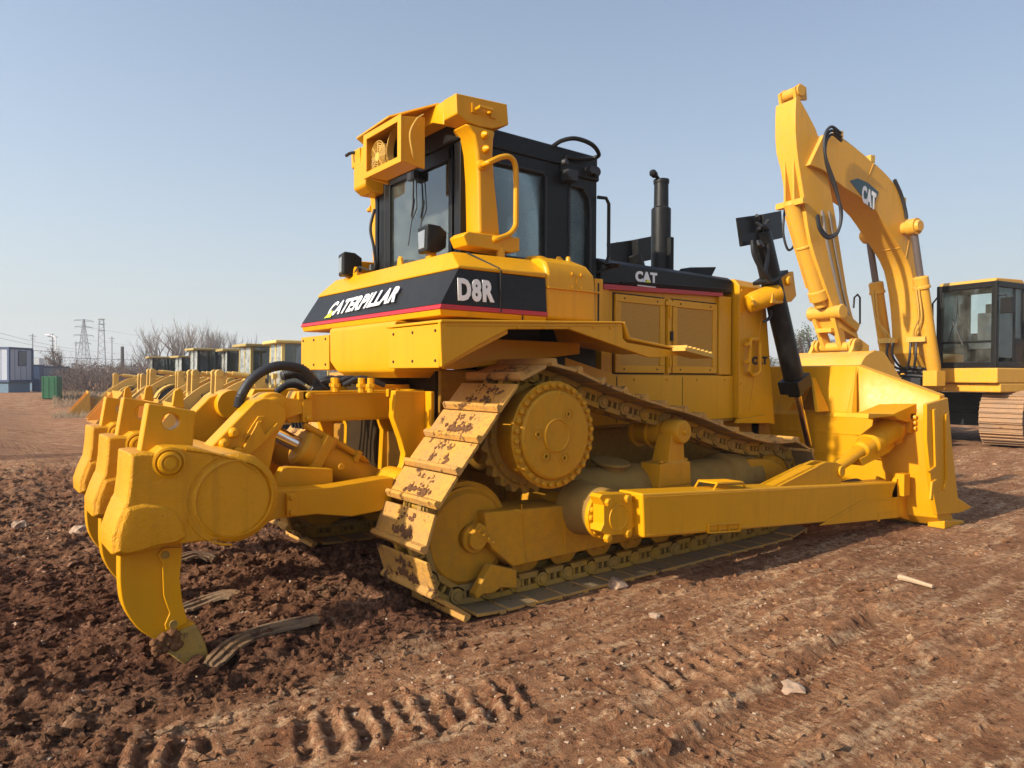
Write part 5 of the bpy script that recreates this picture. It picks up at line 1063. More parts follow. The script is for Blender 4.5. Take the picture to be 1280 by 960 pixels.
for s_ in (-1, 1):
    w = MB()
    for c in EP: w.lathe((c[0], s_*1.25-.2, c[1]), (0, 1, 0), [(0, .2), (0, .42), (.1, .47), (.3, .47), (.4, .42), (.4, 0)], 28)
    w.box(-1.5, 1.5, s_*1.25-.22, s_*1.25+.22, .22, .62)
    tfr = ub(w).build('track_frame', M_BODY_BLK, under, bevel=.01)
    for k in range(ns):
        s0 = ec[-1]*k/ns
        for i in range(len(ept)-1):
            if ec[i+1] >= s0: break
        t = (s0-ec[i])/(ec[i+1]-ec[i]); p = ept[i].lerp(ept[i+1], t); d = (ept[i+1]-ept[i]).normalized()
        o = eshoe.copy(); COL.objects.link(o); o.parent = tfr
        o.matrix_local = ucm @ Matrix.Translation((p.x, s_*1.25, p.z)) @ Matrix.Rotation(math.atan2(-d.z, d.x), 4, 'Y')
bpy.data.objects.remove(eshoe)
# house
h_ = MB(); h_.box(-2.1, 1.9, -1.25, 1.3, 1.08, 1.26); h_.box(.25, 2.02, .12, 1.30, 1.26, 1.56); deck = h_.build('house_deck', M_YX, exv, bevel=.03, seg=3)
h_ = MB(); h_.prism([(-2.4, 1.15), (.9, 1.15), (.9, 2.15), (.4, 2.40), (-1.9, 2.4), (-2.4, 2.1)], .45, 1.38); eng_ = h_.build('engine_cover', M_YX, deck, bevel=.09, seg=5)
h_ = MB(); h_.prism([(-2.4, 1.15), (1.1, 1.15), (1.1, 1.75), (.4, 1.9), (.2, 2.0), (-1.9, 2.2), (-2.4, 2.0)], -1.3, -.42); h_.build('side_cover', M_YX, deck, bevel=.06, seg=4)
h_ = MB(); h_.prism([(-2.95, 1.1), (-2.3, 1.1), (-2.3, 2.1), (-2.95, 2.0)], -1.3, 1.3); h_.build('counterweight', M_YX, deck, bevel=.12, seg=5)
h_ = MB(); h_.lathe((.1, 1.385, 1.72), (0, 1, 0), [(0, .30), (.012, .29)], 28); h_.build('side_grille', M_DARK, eng_)
# cab
x0, x1, y0, y1, zb, zt = .95, 2.02, .12, 1.28, 1.56, 3.24
c_ = MB()
def fpost(px, py, s=.09, top=zt): c_.box(px-s/2, px+s/2, py-s/2, py+s/2, zb, top)
for px in (x0+.05, x1-.045):
    for py in (y0+.05, y1-.05): fpost(px, py, .10)
fpost(1.35, y1-.05, .07); 
c_.box(x0, x1, y0, y1, zb-.0, zb+.12); c_.box(x1-.09, x1, y0, y1, zt-.12, zt); c_.box(x0, x0+.09, y0, y1, zt-.12, zt); c_.box(x0, x1, y0, y0+.08, zt-.12, zt); c_.box(x0, x1, y1-.08, y1, zt-.12, zt)
c_.box(x0, x0+.05, y0, y1, zb, 2.3); c_.box(x1-.05, x1-.005, y0, y1, 2.05, 2.10); c_.box(x0+.1, 1.35, y1-.045, y1-.01, zb+.1, 2.15)
ecab = c_.build('cab_frame', M_BODY_BLK, deck, bevel=.025, seg=3)
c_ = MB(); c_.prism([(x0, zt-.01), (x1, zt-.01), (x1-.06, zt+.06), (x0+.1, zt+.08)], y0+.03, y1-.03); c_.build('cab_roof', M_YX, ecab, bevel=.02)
pane('windscreen', [(x1-.03, y0+.1, 2.1), (x1-.03, y1-.1, 2.1), (x1-.03, y1-.1, zt-.12), (x1-.03, y0+.1, zt-.12)], M_GLASS, ecab)
pane('lower_windscreen', [(x1-.03, y0+.1, zb+.12), (x1-.03, y1-.1, zb+.12), (x1-.03, y1-.1, 2.05), (x1-.03, y0+.1, 2.05)], M_GLASS, ecab)
pane('door_window', [(1.4, y1-.03, zb+.2), (x1-.1, y1-.03, zb+.2), (x1-.1, y1-.03, zt-.12), (1.4, y1-.03, zt-.12)], M_GLASS, ecab)
pane('side_window', [(x0+.1, y1-.03, 2.15), (1.32, y1-.03, 2.15), (1.32, y1-.03, zt-.12), (x0+.1, y1-.03, zt-.12)], M_GLASS, ecab)
pane('side_window', [(x0+.1, y0+.03, zb+.3), (x1-.1, y0+.03, zb+.3), (x1-.1, y0+.03, zt-.12), (x0+.1, y0+.03, zt-.12)], M_GLASS, ecab)
pane('rear_window', [(x0+.03, y0+.1, 2.3), (x0+.03, y1-.1, 2.3), (x0+.03, y1-.1, zt-.12), (x0+.03, y0+.1, zt-.12)], M_GLASS, ecab)
c_ = MB(); c_.box(1.05, 1.18, .47, .97, 2.0, 2.7); c_.box(1.1, 1.5, .47, .97, 1.95, 2.08); c_.box(1.06, 1.14, .60, .84, 2.7, 2.88); c_.box(.9, 1.3, .34, .43, 2.1, 2.25); c_.box(.9, 1.3, 1.0, 1.08, 2.1, 2.25); c_.tube([(1.3, .38, 2.25), (1.35, .38, 2.4)], .02, 6); c_.tube([(1.3, 1.04, 2.25), (1.35, 1.04, 2.4)], .02, 6); c_.box(1.5, 1.6, .30, .36, 2.0, 2.9); c_.build('operator_seat', M_SEAT, ecab, bevel=.03)
c_ = MB(); c_.lathe((1.1, .82, 2.3), (0, 0, 1), [(0, .06), (.2, .07), (.26, .03)], 12); c_.build('red_seat_cover', M_RED, ecab)
c_ = MB(); c_.tube([(x1+.005, .37, 2.1), (x1+.01, .52, 2.6), (x1+.01, .54, 3.0)], .01, 6); c_.tube([(x1+.01, .44, 2.55), (x1+.01, .67, 2.0)], .012, 6); c_.build('windscreen_wiper', M_RUB, ecab)
c_ = MB(); c_.box(x1-.12, x1-.02, y1+.05, y1+.25, 2.60, 2.9); c_.tube([(x1-.05, y1-.02, 2.95), (x1-.05, y1+.14, 2.95), (x1-.05, y1+.14, 2.88)], .012, 6); c_.build('wing_mirror', M_BODY_BLK, ecab, bevel=.015)
c_ = MB(); c_.tube([(x1-.02, y0-.02, 1.7), (x1+.0, y0-.07, 1.9), (x1+.0, y0-.08, 2.9), (x1-.15, y0-.02, 3.1)], .018, 8); c_.build('cab_grab_rail', M_BODY_BLK, ecab, smooth=60)
# boom
BW = .28
top_l = lp([(5.712,5.723),(5.168,5.710),(4.483,5.475),(3.884,5.228),(3.485,4.925),(3.225,4.457),(2.959,3.931),(2.687,3.317)])+[(2.42, 2.7), (2.1, 1.62)]
bot_l = lp([(6.082,5.125),(5.660,5.071),(5.222,4.870),(4.702,4.729),(4.280,4.555),(3.768,4.137),(3.416,3.829),(3.184,3.566),(3.023,3.152),(2.909,2.587),(2.844,1.873)])+[(2.3, 1.32), (2.08, 1.28)]
n_ = 26
def resamp(pts, n):
    P = [Vector((p[0], p[1])) for p in pts]; c = [0]
    for a, b in zip(P, P[1:]): c.append(c[-1]+(b-a).length)
    out = []
    for k in range(n):
        s0 = c[-1]*k/(n-1)
        for i in range(len(P)-1):
            if c[i+1] >= s0-1e-9: break
        out.append(P[i].lerp(P[i+1], (s0-c[i])/max(1e-9, c[i+1]-c[i])))
    return out
TL, BL = resamp(top_l, n_), resamp(bot_l, n_)
bo = MB(); bo.loft([[(a.x, -BW, a.y), (a.x, BW, a.y), (b.x, BW, b.y), (b.x, -BW, b.y)] for a, b in zip(TL, BL)])
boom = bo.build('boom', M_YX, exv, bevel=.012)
for a, c in ((TL[k], BL[k]) for k in (6, 13)): MB().tube([(a.x, BW+.002, a.y), (c.x, BW+.002, c.y)], .007, 5).build('weld_seam', M_YX, boom)
for k in (12, 18): MB().tube([(BL[k].x, -BW, BL[k].y-.004), (BL[k].x, BW, BL[k].y-.004)], .008, 5).build('weld_seam', M_YX, boom)
pk = [(5.004,0.282,4.986),(4.779,0.282,5.060),(4.502,0.282,5.023),(4.170,0.282,4.885),(4.353,0.282,4.516)]
lg = MB(); lg.loft([[p for p in pk], [(p[0], p[1]+.006, p[2]) for p in pk]]); plate = lg.build('logo_plate', M_TEAL, boom)
a_, b_ = Vector((4.666,0.288,4.643)), Vector((4.315,0.288,4.534)); c__ = Vector((4.648,0.288,4.987))
lettering('CAT', a_, b_-a_, c__-a_, (b_-a_).length*1.15, (c__-a_).length*.95, M_WHITE, plate, bold=.05, depth=.006)
# boom cylinders
PT = Vector((3.38, 0, 4.27))
pc_ = MB(); pc_.lathe((PT.x, -.62, PT.z), (0, 1, 0), [(0, .0), (0, .10), (.04, .12), (1.2, .12), (1.24, .10), (1.24, 0)], 24); pc_.build('boom_cross_tube', M_YX, boom, bevel=.004)
for s_ in (1, -1):
    B0 = Vector((2.66, s_*.47, 1.45)); T0_ = Vector((PT.x, s_*.47, PT.z)); d = (T0_-B0).normalized(); L = (T0_-B0).length
    cc = MB(); cc.lathe(B0, d, [(0, .10), (.15, .125), (.58*L, .125), (.585*L, .155), (.60*L, .155), (.605*L, .14), (.66*L, .14), (.67*L, .09)], 24); cc.box(B0.x-.14, B0.x+.14, s_*.47-.14, s_*.47+.14, B0.z-.25, B0.z+.05)
    bc = cc.build('boom_cylinder', M_YX, exv, bevel=.003)
    cc = MB(); cc.cyl(B0+d*.66*L, T0_, .065, n=18); cc.build('cylinder_rod', M_ROD, bc)
    cc = MB(); cc.lathe((PT.x, s_*.47-.09, PT.z), (0, 1, 0), [(0, .16), (.18, .16)], 22); cc.build('rod_eye', M_YX, bc, bevel=.004)
    cc = MB(); off = Vector((.16, -s_*.02, 0)); cc.tube(spline([B0+d*.6*L+off, B0+d*.4*L+off*1.2, B0+d*.3*L+off+Vector((0, -s_*.16, 0)), B0+d*.22*L+Vector((.1, -s_*.26, 0))]), .018, 7); cc.tube(spline([B0+d*.58*L+off+Vector((0, .05, 0)), B0+d*.38*L+off*1.2+Vector((0, .05, 0)), B0+d*.28*L+off+Vector((0, -s_*.13, 0)), B0+d*.2*L+Vector((.1, -s_*.2, 0))]), .018, 7)
    cc.box(B0.x+.26, B0.x+.36, min(s_*.12, s_*.5), max(s_*.12, s_*.5), B0.z+.62, B0.z+.72); cc.build('cylinder_pipe', M_YD, bc)
    cc = MB()
    for q in (.18, .30): cc.tube(spline([(B0.x+.31, s_*q, B0.z+.62), (B0.x+.33, s_*q*1.0, B0.z+.35), (B0.x+.2, s_*(q-.1), B0.z+.12), (B0.x-.1, s_*.08, B0.z+.1), (B0.x-.3, s_*.05, B0.z+.35)]), .024, 8)
    cc.build('boom_foot_hose', M_RUB, bc)
cl_ = MB()
for r0, z0 in ((.34, 1.42), (.28, 1.5), (.36, 1.34)): cl_.tube([(2.55+.12*math.sin(a), r0*math.cos(a), z0+.07*math.sin(a)) for a in [2*PI*k/24 for k in range(24)]], .028, 7, closed=True)
cl_.box(2.3, 2.75, -.25, .25, 1.20, 1.36); cl_.build('coiled_hoses', M_RUB, deck)
# stick
SW = .20
of = [(6.349,6.288),(6.363,5.794),(6.295,5.256),(6.143,4.655),(5.945,3.822),(5.573,3.102),(5.259,2.534),(5.123,2.274)]; inn = [(6.247,6.279),(5.781,5.764),(5.560,5.236),(5.309,4.438),(5.097,3.606),(4.883,2.805),(4.669,2.291),(4.574,2.083)]
OF, IN = resamp(lp(of), 16), resamp(lp(inn), 16)
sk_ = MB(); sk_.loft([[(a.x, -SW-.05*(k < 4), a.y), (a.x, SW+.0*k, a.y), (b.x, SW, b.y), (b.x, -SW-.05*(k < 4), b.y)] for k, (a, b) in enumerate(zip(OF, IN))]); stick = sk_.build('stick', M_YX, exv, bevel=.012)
sk_ = MB(); q = of[0]; sk_.prism([(q[0]-.02, q[1]-.02), (q[0]-.30, q[1]+.02), (q[0]-.28, q[1]+.24), (q[0]-.12, q[1]+.28), (q[0]+.02, q[1]+.18)], -.19, -.13); sk_.prism([(q[0]-.02, q[1]-.02), (q[0]-.30, q[1]+.02), (q[0]-.28, q[1]+.24), (q[0]-.12, q[1]+.28), (q[0]+.02, q[1]+.18)], .13, .19)
sk_.lathe((q[0]-.12, -.22, q[1]+.15), (0, 1, 0), [(0, .10), (.44, .10)], 20); sk_.build('stick_head_pin', M_YX, stick, bevel=.006)
sk_ = MB(); q = of[2]
for yy in (-.11, .08): sk_.loft([[(q[0], yy, q[1]), (q[0], yy+.04, q[1]), (q[0]-.15, yy+.04, q[1]-.05), (q[0]-.15, yy, q[1]-.05)], [(q[0]-.02, yy, q[1]-.75), (q[0]-.02, yy+.04, q[1]-.75), (q[0]-.3, yy+.04, q[1]-.75), (q[0]-.3, yy, q[1]-.75)]])
sk_.build('cylinder_lugs', M_YX, stick)
a0 = Vector((6.212,0.000,4.476)); a1 = Vector((5.378,0.000,2.663)); d = (a1-a0).normalized(); L = (a1-a0).length
cc = MB(); cc.lathe(a0-d*.05, d, [(0, .10), (.04, .13), (.12, .13), (.16, .135), (.42*L, .135), (.425*L, .15), (.44*L, .15), (.445*L, .135), (.86*L, .135), (.865*L, .17), (.95*L, .17), (.97*L, .1), (1.02*L, .1)], 24); bcy = cc.build('bucket_cylinder', M_YX, exv, bevel=.003)
cc = MB(); cc.tube([a0+d*.2+Vector((.02, -.17, 0)), a0+d*.8*L+Vector((.02, -.18, 0))], .02, 7); cc.box(a0.x-.06, a0.x+.06, -.3, .3, a0.z-.05, a0.z+.05); cc.build('cylinder_side_pipe', M_YX, bcy)
lk_ = MB(); e0 = Vector((5.244,0.000,2.565)); lk_.lathe((e0.x, -.36, e0.z), (0, 1, 0), [(0, .12), (.03, .14), (.08, .12), (.64, .12), (.69, .14), (.72, .12)], 24); link_ = lk_.build('linkage_cross_pin', M_YX, exv, bevel=.004)
e1 = Vector((4.966,0.000,1.930)); lk_ = MB()
for yy in (-.24, .16): lk_.obox((e0.x, yy, e0.z), (e1.x, yy*.85, e1.z), .09, .18)
lk_.box(min(e0.x, e1.x), max(e0.x, e1.x)+.05, -.2, .14, (e0.z+e1.z)/2-.05, (e0.z+e1.z)/2+.03); lk_.lathe((e1.x, -.30, e1.z), (0, 1, 0), [(0, .09), (.6, .09)], 20)
for yy in (-.46, -.38, .34, .42): lk_.lathe((e1.x, yy, e1.z+.02), (0, 1, 0), [(0, .13), (.05, .13)], 20)
lk_.build('power_link', M_YX, link_, bevel=.005)
lk_ = MB(); 
for yy in (-.29, .25): MB().obox((e0.x, yy, e0.z), (e0.x-.55, yy, e0.z-.28), .06, .15).build('idler_link', M_YX, link_, bevel=.004)
# bucket (back and top seen over the blade)
BKc = (e1.x-.20, e1.z-.70)
pr_ = [(e1.x+.15, e1.z-.10), (e1.x+.45, e1.z-.25), (e1.x+.62, e1.z-.6), (e1.x+.55, e1.z-1.0), (e1.x+.25, e1.z-1.3), (e1.x-.15, e1.z-1.38), (e1.x-.6, e1.z-1.25), (e1.x-.95, e1.z-.95)]
sp_ = lp(pr_, 5); inn_ = [((p[0]-BKc[0])*.93+BKc[0], (p[1]-BKc[1])*.93+BKc[1]) for p in sp_]
b_ = MB(); b_.loft([[(p[0], -.78, p[1]) , (p[0], .88, p[1]), (q[0], .88, q[1]), (q[0], -.78, q[1])] for p, q in zip(sp_, inn_)])
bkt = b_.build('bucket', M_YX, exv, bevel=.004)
for yy in (-.80, .86):
    b_ = MB(); b_.prism([(p[0]+.02*(p[0]-BKc[0]), p[1]+.02*(p[1]-BKc[1])) for p in sp_]+[(e1.x-.5, e1.z-.5), (e1.x-.1, e1.z-.12)], yy, yy+.05); b_.build('bucket_side', M_YX, bkt, bevel=.004)
b_ = MB(); b_.prism([(e1.x-.3, e1.z-.20), (e1.x+.2, e1.z-.12), (e1.x+.1, e1.z+.05), (e1.x-.08, e1.z+.12), (e1.x-.3, e1.z+.02)], -.47, -.40); b_.prism([(e1.x-.3, e1.z-.20), (e1.x+.2, e1.z-.12), (e1.x+.1, e1.z+.05), (e1.x-.08, e1.z+.12), (e1.x-.3, e1.z+.02)], .40, .47)
b_.prism([(e1.x-.45, e1.z-.35), (e1.x+.17, e1.z-.10), (e1.x+.15, e1.z-.14), (e1.x-.4, e1.z-.42)], -.78, .88); b_.build('bucket_ears', M_YX, bkt)
# hoses over the boom and at the stick joint
for k, (dy, dz_, r_) in enumerate(((.05, .07, .022), (.13, .09, .022), (-.06, .08, .02), (.20, .06, .018))):
    MB().tube([(a.x, dy, a.y+dz_) for a in TL[1:20]], r_, 7).build('boom_pipe', M_YD if k % 2 else M_RUB, boom, smooth=60)
for k in (2, 6, 11):
    a = TL[k]; b_ = MB(); b_.box(a.x-.06, a.x+.06, -.12, .27, a.y+.02, a.y+.15); b_.build('pipe_clamp', M_YD, boom)
for j in range(3):
    q_ = [(5.393,0.400,5.624),(5.652,0.400,5.697),(5.819,0.400,5.500),(5.793,0.400,5.150),(5.531,0.400,4.687),(5.374,0.400,4.347),(5.456,0.400,4.007),(5.712,0.400,3.882),(5.925,0.400,4.002),(6.011,0.400,4.233)]
    MB().tube(spline([(p[0]+.05*j, p[1]+.03*j, p[2]+.05*j-.08*(i > 4)*j) for i, p in enumerate(q_)]), .026, 8).build('stick_hose', M_RUB, boom, smooth=60)
q_ = [(6.029,-0.300,4.458),(6.066,-0.300,4.041),(5.935,-0.300,3.728),(5.766,-0.300,3.848),(5.727,-0.300,4.224)]
MB().tube(spline(q_), .022, 8).build('cylinder_hose', M_RUB, bcy, smooth=60)
for s_ in (.3,):
    q_ = [(3.617,0.300,5.074),(3.414,0.300,4.821),(3.283,0.300,4.556),(3.229,0.300,4.374)]; MB().tube(spline([(p[0]+.1, p[1], p[2]+.1) for p in q_]), .035, 8).build('boom_hose', M_RUB, boom, smooth=60)
q_ = [(3.376,-0.800,2.812),(3.354,-0.800,3.031),(3.252,-0.800,3.104),(3.174,-0.800,3.041),(3.165,-0.800,2.486)]; MB().tube(q_, .02, 7).build('platform_rail', M_BODY_BLK, deck, smooth=60)
b_ = MB()
for yy in (.215,): b_.tube([(a.x+.02, yy, a.y) for a in [OF[k].lerp(IN[k], .55) for k in range(7, 15)]], .03, 8); b_.tube([(a.x+.02, yy+.0, a.y) for a in [OF[k].lerp(IN[k], .8) for k in range(7, 15)]], .022, 8)
b_.build('stick_pipes', M_STEEL, stick)

# ---------------------------------------------------------------- row of wheel loaders
def make_loader(label, post_mat, roof_mat, kind):
    t = thing('wheel_loader', label, 'wheel loader', (0, 0, 0), 0, 'wheel loaders parked in a row', local=True)
    b = MB(); b.prism([(-3.0, .75), (-.4, .75), (-.4, 1.55), (-.9, 1.9), (-2.9, 1.85), (-3.0, 1.6)], -.75, .75); b.box(-.4, .3, -.45, .45, .55, 1.2)
    body = b.build('rear_body', M_YD, t, bevel=.06)
    b = MB(); b.prism([(.2, .55), (1.9, .6), (1.8, 1.2), (1.25, 2.05), (.95, 2.05), (.5, 1.3), (.2, 1.2)], -.42, .42); ff = b.build('front_frame', M_YD, t, bevel=.03)
    for s_ in (-1, 1):
        for x in (1.35, -1.5):
            w = MB(); w.lathe((x, s_*1.0-.24, .72), (0, 1, 0), [(0, .36), (.0, .6), (.06, .70), (.42, .70), (.48, .6), (.48, .36)], 28); tyre = w.build('tyre', M_TYRE, t, bevel=.01)
            w = MB(); w.lathe((x, s_*1.0-.2, .72), (0, 1, 0), [(0, 0), (0, .15), (.06, .36), (.34, .36), (.4, .15), (.4, 0)], 20); w.build('rim', M_YD, tyre)
        f = MB(); ap = [(1.35+.86*math.cos(a), .72+.86*math.sin(a)) for a in [R(20+k*14) for k in range(11)]]; aq = [(1.35+.80*math.cos(a), .72+.80*math.sin(a)) for a in [R(20+k*14) for k in range(11)]]
        f.prism(ap+aq[::-1], *sorted((s_*.74, s_*1.26))); f.build('front_fender', M_YD, t)
        a = MB(); a.prism(lp([(1.0, 1.95), (1.5, 1.9), (2.2, 1.5), (2.9, .85), (3.35, .42)], 4)+lp([(3.2, .25), (2.7, .55), (2.05, 1.15), (1.45, 1.5), (.95, 1.65)], 4), *sorted((s_*.50, s_*.60))); a.lathe((1.05, s_*.46, 1.8), (0, s_, 0), [(0, .15), (.2, .15)], 16); a.lathe((3.25, s_*.46, .35), (0, s_, 0), [(0, .13), (.2, .13)], 16)
        arm_ = a.build('lift_arm', M_YD, t, bevel=.01)
        if s_ == 1: lettering('966C', (1.95, .6015, 1.25), (-1, 0, .45), (.35, 0, 1), .42, .15, M_LETR, arm_, bold=.02, depth=.003)
        lv_ = MB(); lv_.prism([(2.0, 1.0), (2.15, .95), (2.22, 1.5), (2.20, 2.12), (2.05, 2.2), (1.95, 2.1), (2.0, 1.5)], *sorted((s_*.26, s_*.38))); lv_.lathe((2.1, s_*.22, 2.1), (0, s_, 0), [(0, .11), (.22, .11)], 14); lv_.lathe((2.1, s_*.22, 1.35), (0, s_, 0), [(0, .12), (.3, .12)], 14); lv_.lathe((2.08, s_*.22, 1.0), (0, s_, 0), [(0, .1), (.22, .1)], 14)
        lv_.build('tilt_lever', M_YD, t, bevel=.008)
        c = MB(); c.cyl((1.0, s_*.32, 1.98), (1.75, s_*.32, 2.08), .085, n=14); c.cyl((1.75, s_*.32, 2.08), (2.1, s_*.32, 2.1), .04, n=10); c.build('tilt_cylinder', M_YD, t)
        c = MB(); c.obox((2.08, s_*.3, 1.0), (3.3, s_*.3, .80), .07, .12); c.build('bucket_link', M_YD, t)
    prf = [(3.35, 1.25), (3.30, .9), (3.28, .4), (3.35, .12), (3.6, .02), (4.3, .0)]; pin_ = [(x+.03, z+.03) for x, z in prf]
    b = MB(); b.loft([[(p[0], -1.32, p[1]), (p[0], 1.32, p[1]), (q[0], 1.32, q[1]), (q[0], -1.32, q[1])] for p, q in zip(prf, pin_)]); bk = b.build('loader_bucket', M_YBK, t)
    for s_ in (-1, 1):
        b = MB(); b.prism([(3.33, 1.27), (3.27, .4), (3.34, .1), (3.6, .0), (4.3, .0), (4.25, .12)], *sorted((s_*1.30, s_*1.345))); b.build('bucket_side', M_YBK, bk)
        b = MB(); b.box(3.1, 3.32, min(s_*.45, s_*.62), max(s_*.45, s_*.62), .22, .95); b.build('bucket_lug', M_YBK, bk)
    # cab
    c = MB(); X0, X1, Yc, Z0, Z1 = -1.05, .45, .68, 1.75, 3.0
    for x in (X0+.04, -.35, X1-.04):
        for s_ in (-1, 1): c.loft([[(x-.05, s_*Yc-.04, Z0-.6), (x+.05, s_*Yc-.04, Z0-.6), (x+.05, s_*Yc+.04, Z0-.6), (x-.05, s_*Yc+.04, Z0-.6)], [(x-.05-.04*(x > 0), s_*(Yc-.04)-.04, Z1), (x+.05-.04*(x > 0), s_*(Yc-.04)-.04, Z1), (x+.05-.04*(x > 0), s_*(Yc-.04)+.04, Z1), (x-.05-.04*(x > 0), s_*(Yc-.04)+.04, Z1)]])
    c.box(X0, X1, -Yc-.03, Yc+.03, Z0-.5, Z0)
    for y in (-.05,): c.box(X1-.08, X1-.02, y, y+.06, Z0, Z1)
    if kind == 'door': c.box(X0, -.35, Yc-.06, Yc+.02, Z0, Z1); c.box(X0, -.35, -Yc-.02, -Yc+.06, Z0, Z1); c.box(X0, X0+.05, -Yc, Yc, Z0, Z1)
    cb_ = c.build('cab_frame', post_mat, t, bevel=.01)
    c = MB(); c.box(X0-.15, X1+.18, -Yc-.12, Yc+.12, Z1, Z1+.10); c.build('cab_roof', roof_mat, cb_, bevel=.03)
    pane('front_window', [(X1-.03, -Yc+.06, Z0), (X1-.03, Yc-.06, Z0), (X1-.05, Yc-.06, Z1), (X1-.05, -Yc+.06, Z1)], M_GLASS2, cb_)
    for s_ in (-1, 1): pane('side_window', [(-.28, s_*(Yc-.02), Z0), (X1-.1, s_*(Yc-.02), Z0), (X1-.1, s_*(Yc-.04), Z1), (-.28, s_*(Yc-.04), Z1)], M_GLASSD, cb_)
    if kind != 'door':
        for s_ in (-1, 1): pane('rear_side_window', [(X0+.1, s_*(Yc-.02), Z0), (-.42, s_*(Yc-.02), Z0), (-.42, s_*(Yc-.04), Z1), (X0+.1, s_*(Yc-.04), Z1)], M_GLASSD, cb_)
    c = MB(); c.box(-.7, -.55, -.25, .25, 1.7, 2.35); c.box(-.6, -.15, -.25, .25, 1.6, 1.75); c.build('operator_seat', M_SEAT, cb_)
    for s_ in (-1, 1):
        c = MB(); c.box(.55, .68, s_*.62-.09, s_*.62+.09, 1.95, 2.1); c.cyl((.6, s_*.62, 1.2), (.6, s_*.62, 1.95), .025, n=8); c.build('headlamp', M_YD, t)
    c = MB(); c.cyl((-1.8, .3, 1.85), (-1.8, .3, 2.55), .05, n=10); c.build('exhaust_pipe', M_BODY_BLK, t)
    return t
def LW(px, d): return (-1.77+d*.617+(px-640)/884*d*.787, -4.46+d*.787-(px-640)/884*d*.617)
LOAD = [(LW(362, 21.8), 'yellow wheel loader with pale yellow cab half hidden by the bulldozer tank', 'pale'),
        (LW(325, 25.3), 'yellow wheel loader whose tan cab has a small dark door window', 'door'),
        (LW(290, 29.0), 'yellow wheel loader with black cab, just left of the tan cab', 'dark'),
        (LW(258, 32.0), 'yellow wheel loader with wide black cab, fourth from the bulldozer', 'dark'),
        (LW(234, 34.6), 'yellow wheel loader whose dark cab shows only a sliver between two others', 'dark'),
        (LW(202, 37.8), 'yellow wheel loader farthest left in the row, against the bare bushes', 'dark')]
protos = {}
for i, ((x, y), lab, kind) in enumerate(LOAD):
    if kind not in protos:
        t = make_loader(lab, {'dark': M_BODY_BLK, 'pale': M_YPALE, 'door': M_TAN}[kind], M_TAN if kind != 'pale' else M_YPALE, kind); protos[kind] = t
    else: t = copy_tree(protos[kind]); t['label'] = lab
    x += [.0, -.1, .12, -.1, .0, -.1][i]; t.location = (x, y, ground_h(np.array([x]), np.array([y]))[0]-.02); t.rotation_euler = (0, 0, R(177+[-2, 1.5, -3, 2, 4, -2][i])); k_ = [1, 1.02, .99, 1.03, .96, .98][i]; t.scale = (k_, k_, k_)

# ---------------------------------------------------------------- background
def W(px, py, d):      # a ground-plan point at distance d in the direction of the photograph column (x,y only)
    return (-1.77+d*.617+(px-640)/884*d*.787, -4.46+d*.787-(px-640)/884*d*.617)
# site cabins
def cabin(name, label, x, y, rot, w, d, h, wallm, trim, win=True, base=.9):
    t = thing(name, label, 'cabin', (x, y, gz(x, y)), rot, local=True)
    b = MB(); b.box(0, w, 0, d, base, base+h); wl = b.build('wall', wallm, t)
    b = MB(); b.box(-.05, w+.05, -.05, d+.05, base+h, base+h+.14); b.build('roof', trim, t)
    b = MB()
    for cx in (0, w):
        for cy in (0, d): b.box(cx-.07, cx+.07, cy-.07, cy+.07, base, base+h)
    b.box(-.06, w+.06, -.06, d+.06, base-.14, base); b.build('corner_frame', trim, t)
    b = MB(); b.box(.1, w-.1, .1, d-.1, 0, base-.14); b.build('plinth', M_CABB, t)
    n = int(w/.55)
    for k in range(1, n): MB().box(k*w/n-.012, k*w/n+.012, -.012, .0, base, base+h).build('panel_joint', trim, wl)
    for k in range(1, int(d/.55)): MB().box(-.012, 0, k*.55-.012, k*.55+.012, base, base+h).build('panel_joint', trim, wl)
    if win:
        b = MB(); b.box(w*.38, w*.38+.9, -.03, .0, base+1.0, base+2.1); f = b.build('window_frame', trim, t)
        b = MB(); b.box(w*.38+.06, w*.38+.84, -.045, -.031, base+1.06, base+2.04); b.build('window_pane', M_PANE, f)
        for k in range(6): MB().box(w*.38+.06, w*.38+.84, -.06, -.046, base+1.15+k*.15, base+1.18+k*.15).build('window_bar', trim, f)
    return t
x, y = W(11, 0, 50); cabin('site_cabin', 'pale grey site cabin with a barred window and blue trim, left edge of the yard', x, y, R(52), 2.45, 6, 2.2, M_CAB, M_CABT)
x, y = W(45, 0, 58); cabin('site_cabin', 'plain grey windowless site cabin behind the green box', x, y, R(50), 4.1, 2.4, 1.0, M_CAB2, M_CABT, win=False)
x, y = W(40, 0, 55); t = thing('storage_shed', 'narrow dark blue shed in the gap between the two site cabins', 'shed', (x, y, gz(x, y)), R(-20), local=True); MB().box(0, .5, 0, 1.2, 0, 2.1).build('wall', M_CABT, t); MB().box(-.02, .5, -.05, 1.25, 2.1, 2.6).build('roof', M_WHITE, t)
x, y = W(52, 0, 42); t = thing('green_box', 'dark green sheet metal box standing by the track to the cabins', 'metal box', (x, y, gz(x, y)), R(-22), local=True); MB().box(0, .8, 0, .9, 0, 1.32).build('box_body', M_GRNBOX, t, bevel=.02)
for k in range(3): MB().box(.05+.3*k, .07+.3*k, -.015, 0, .05, 1.28).build('box_rib', M_GRNBOX, t)
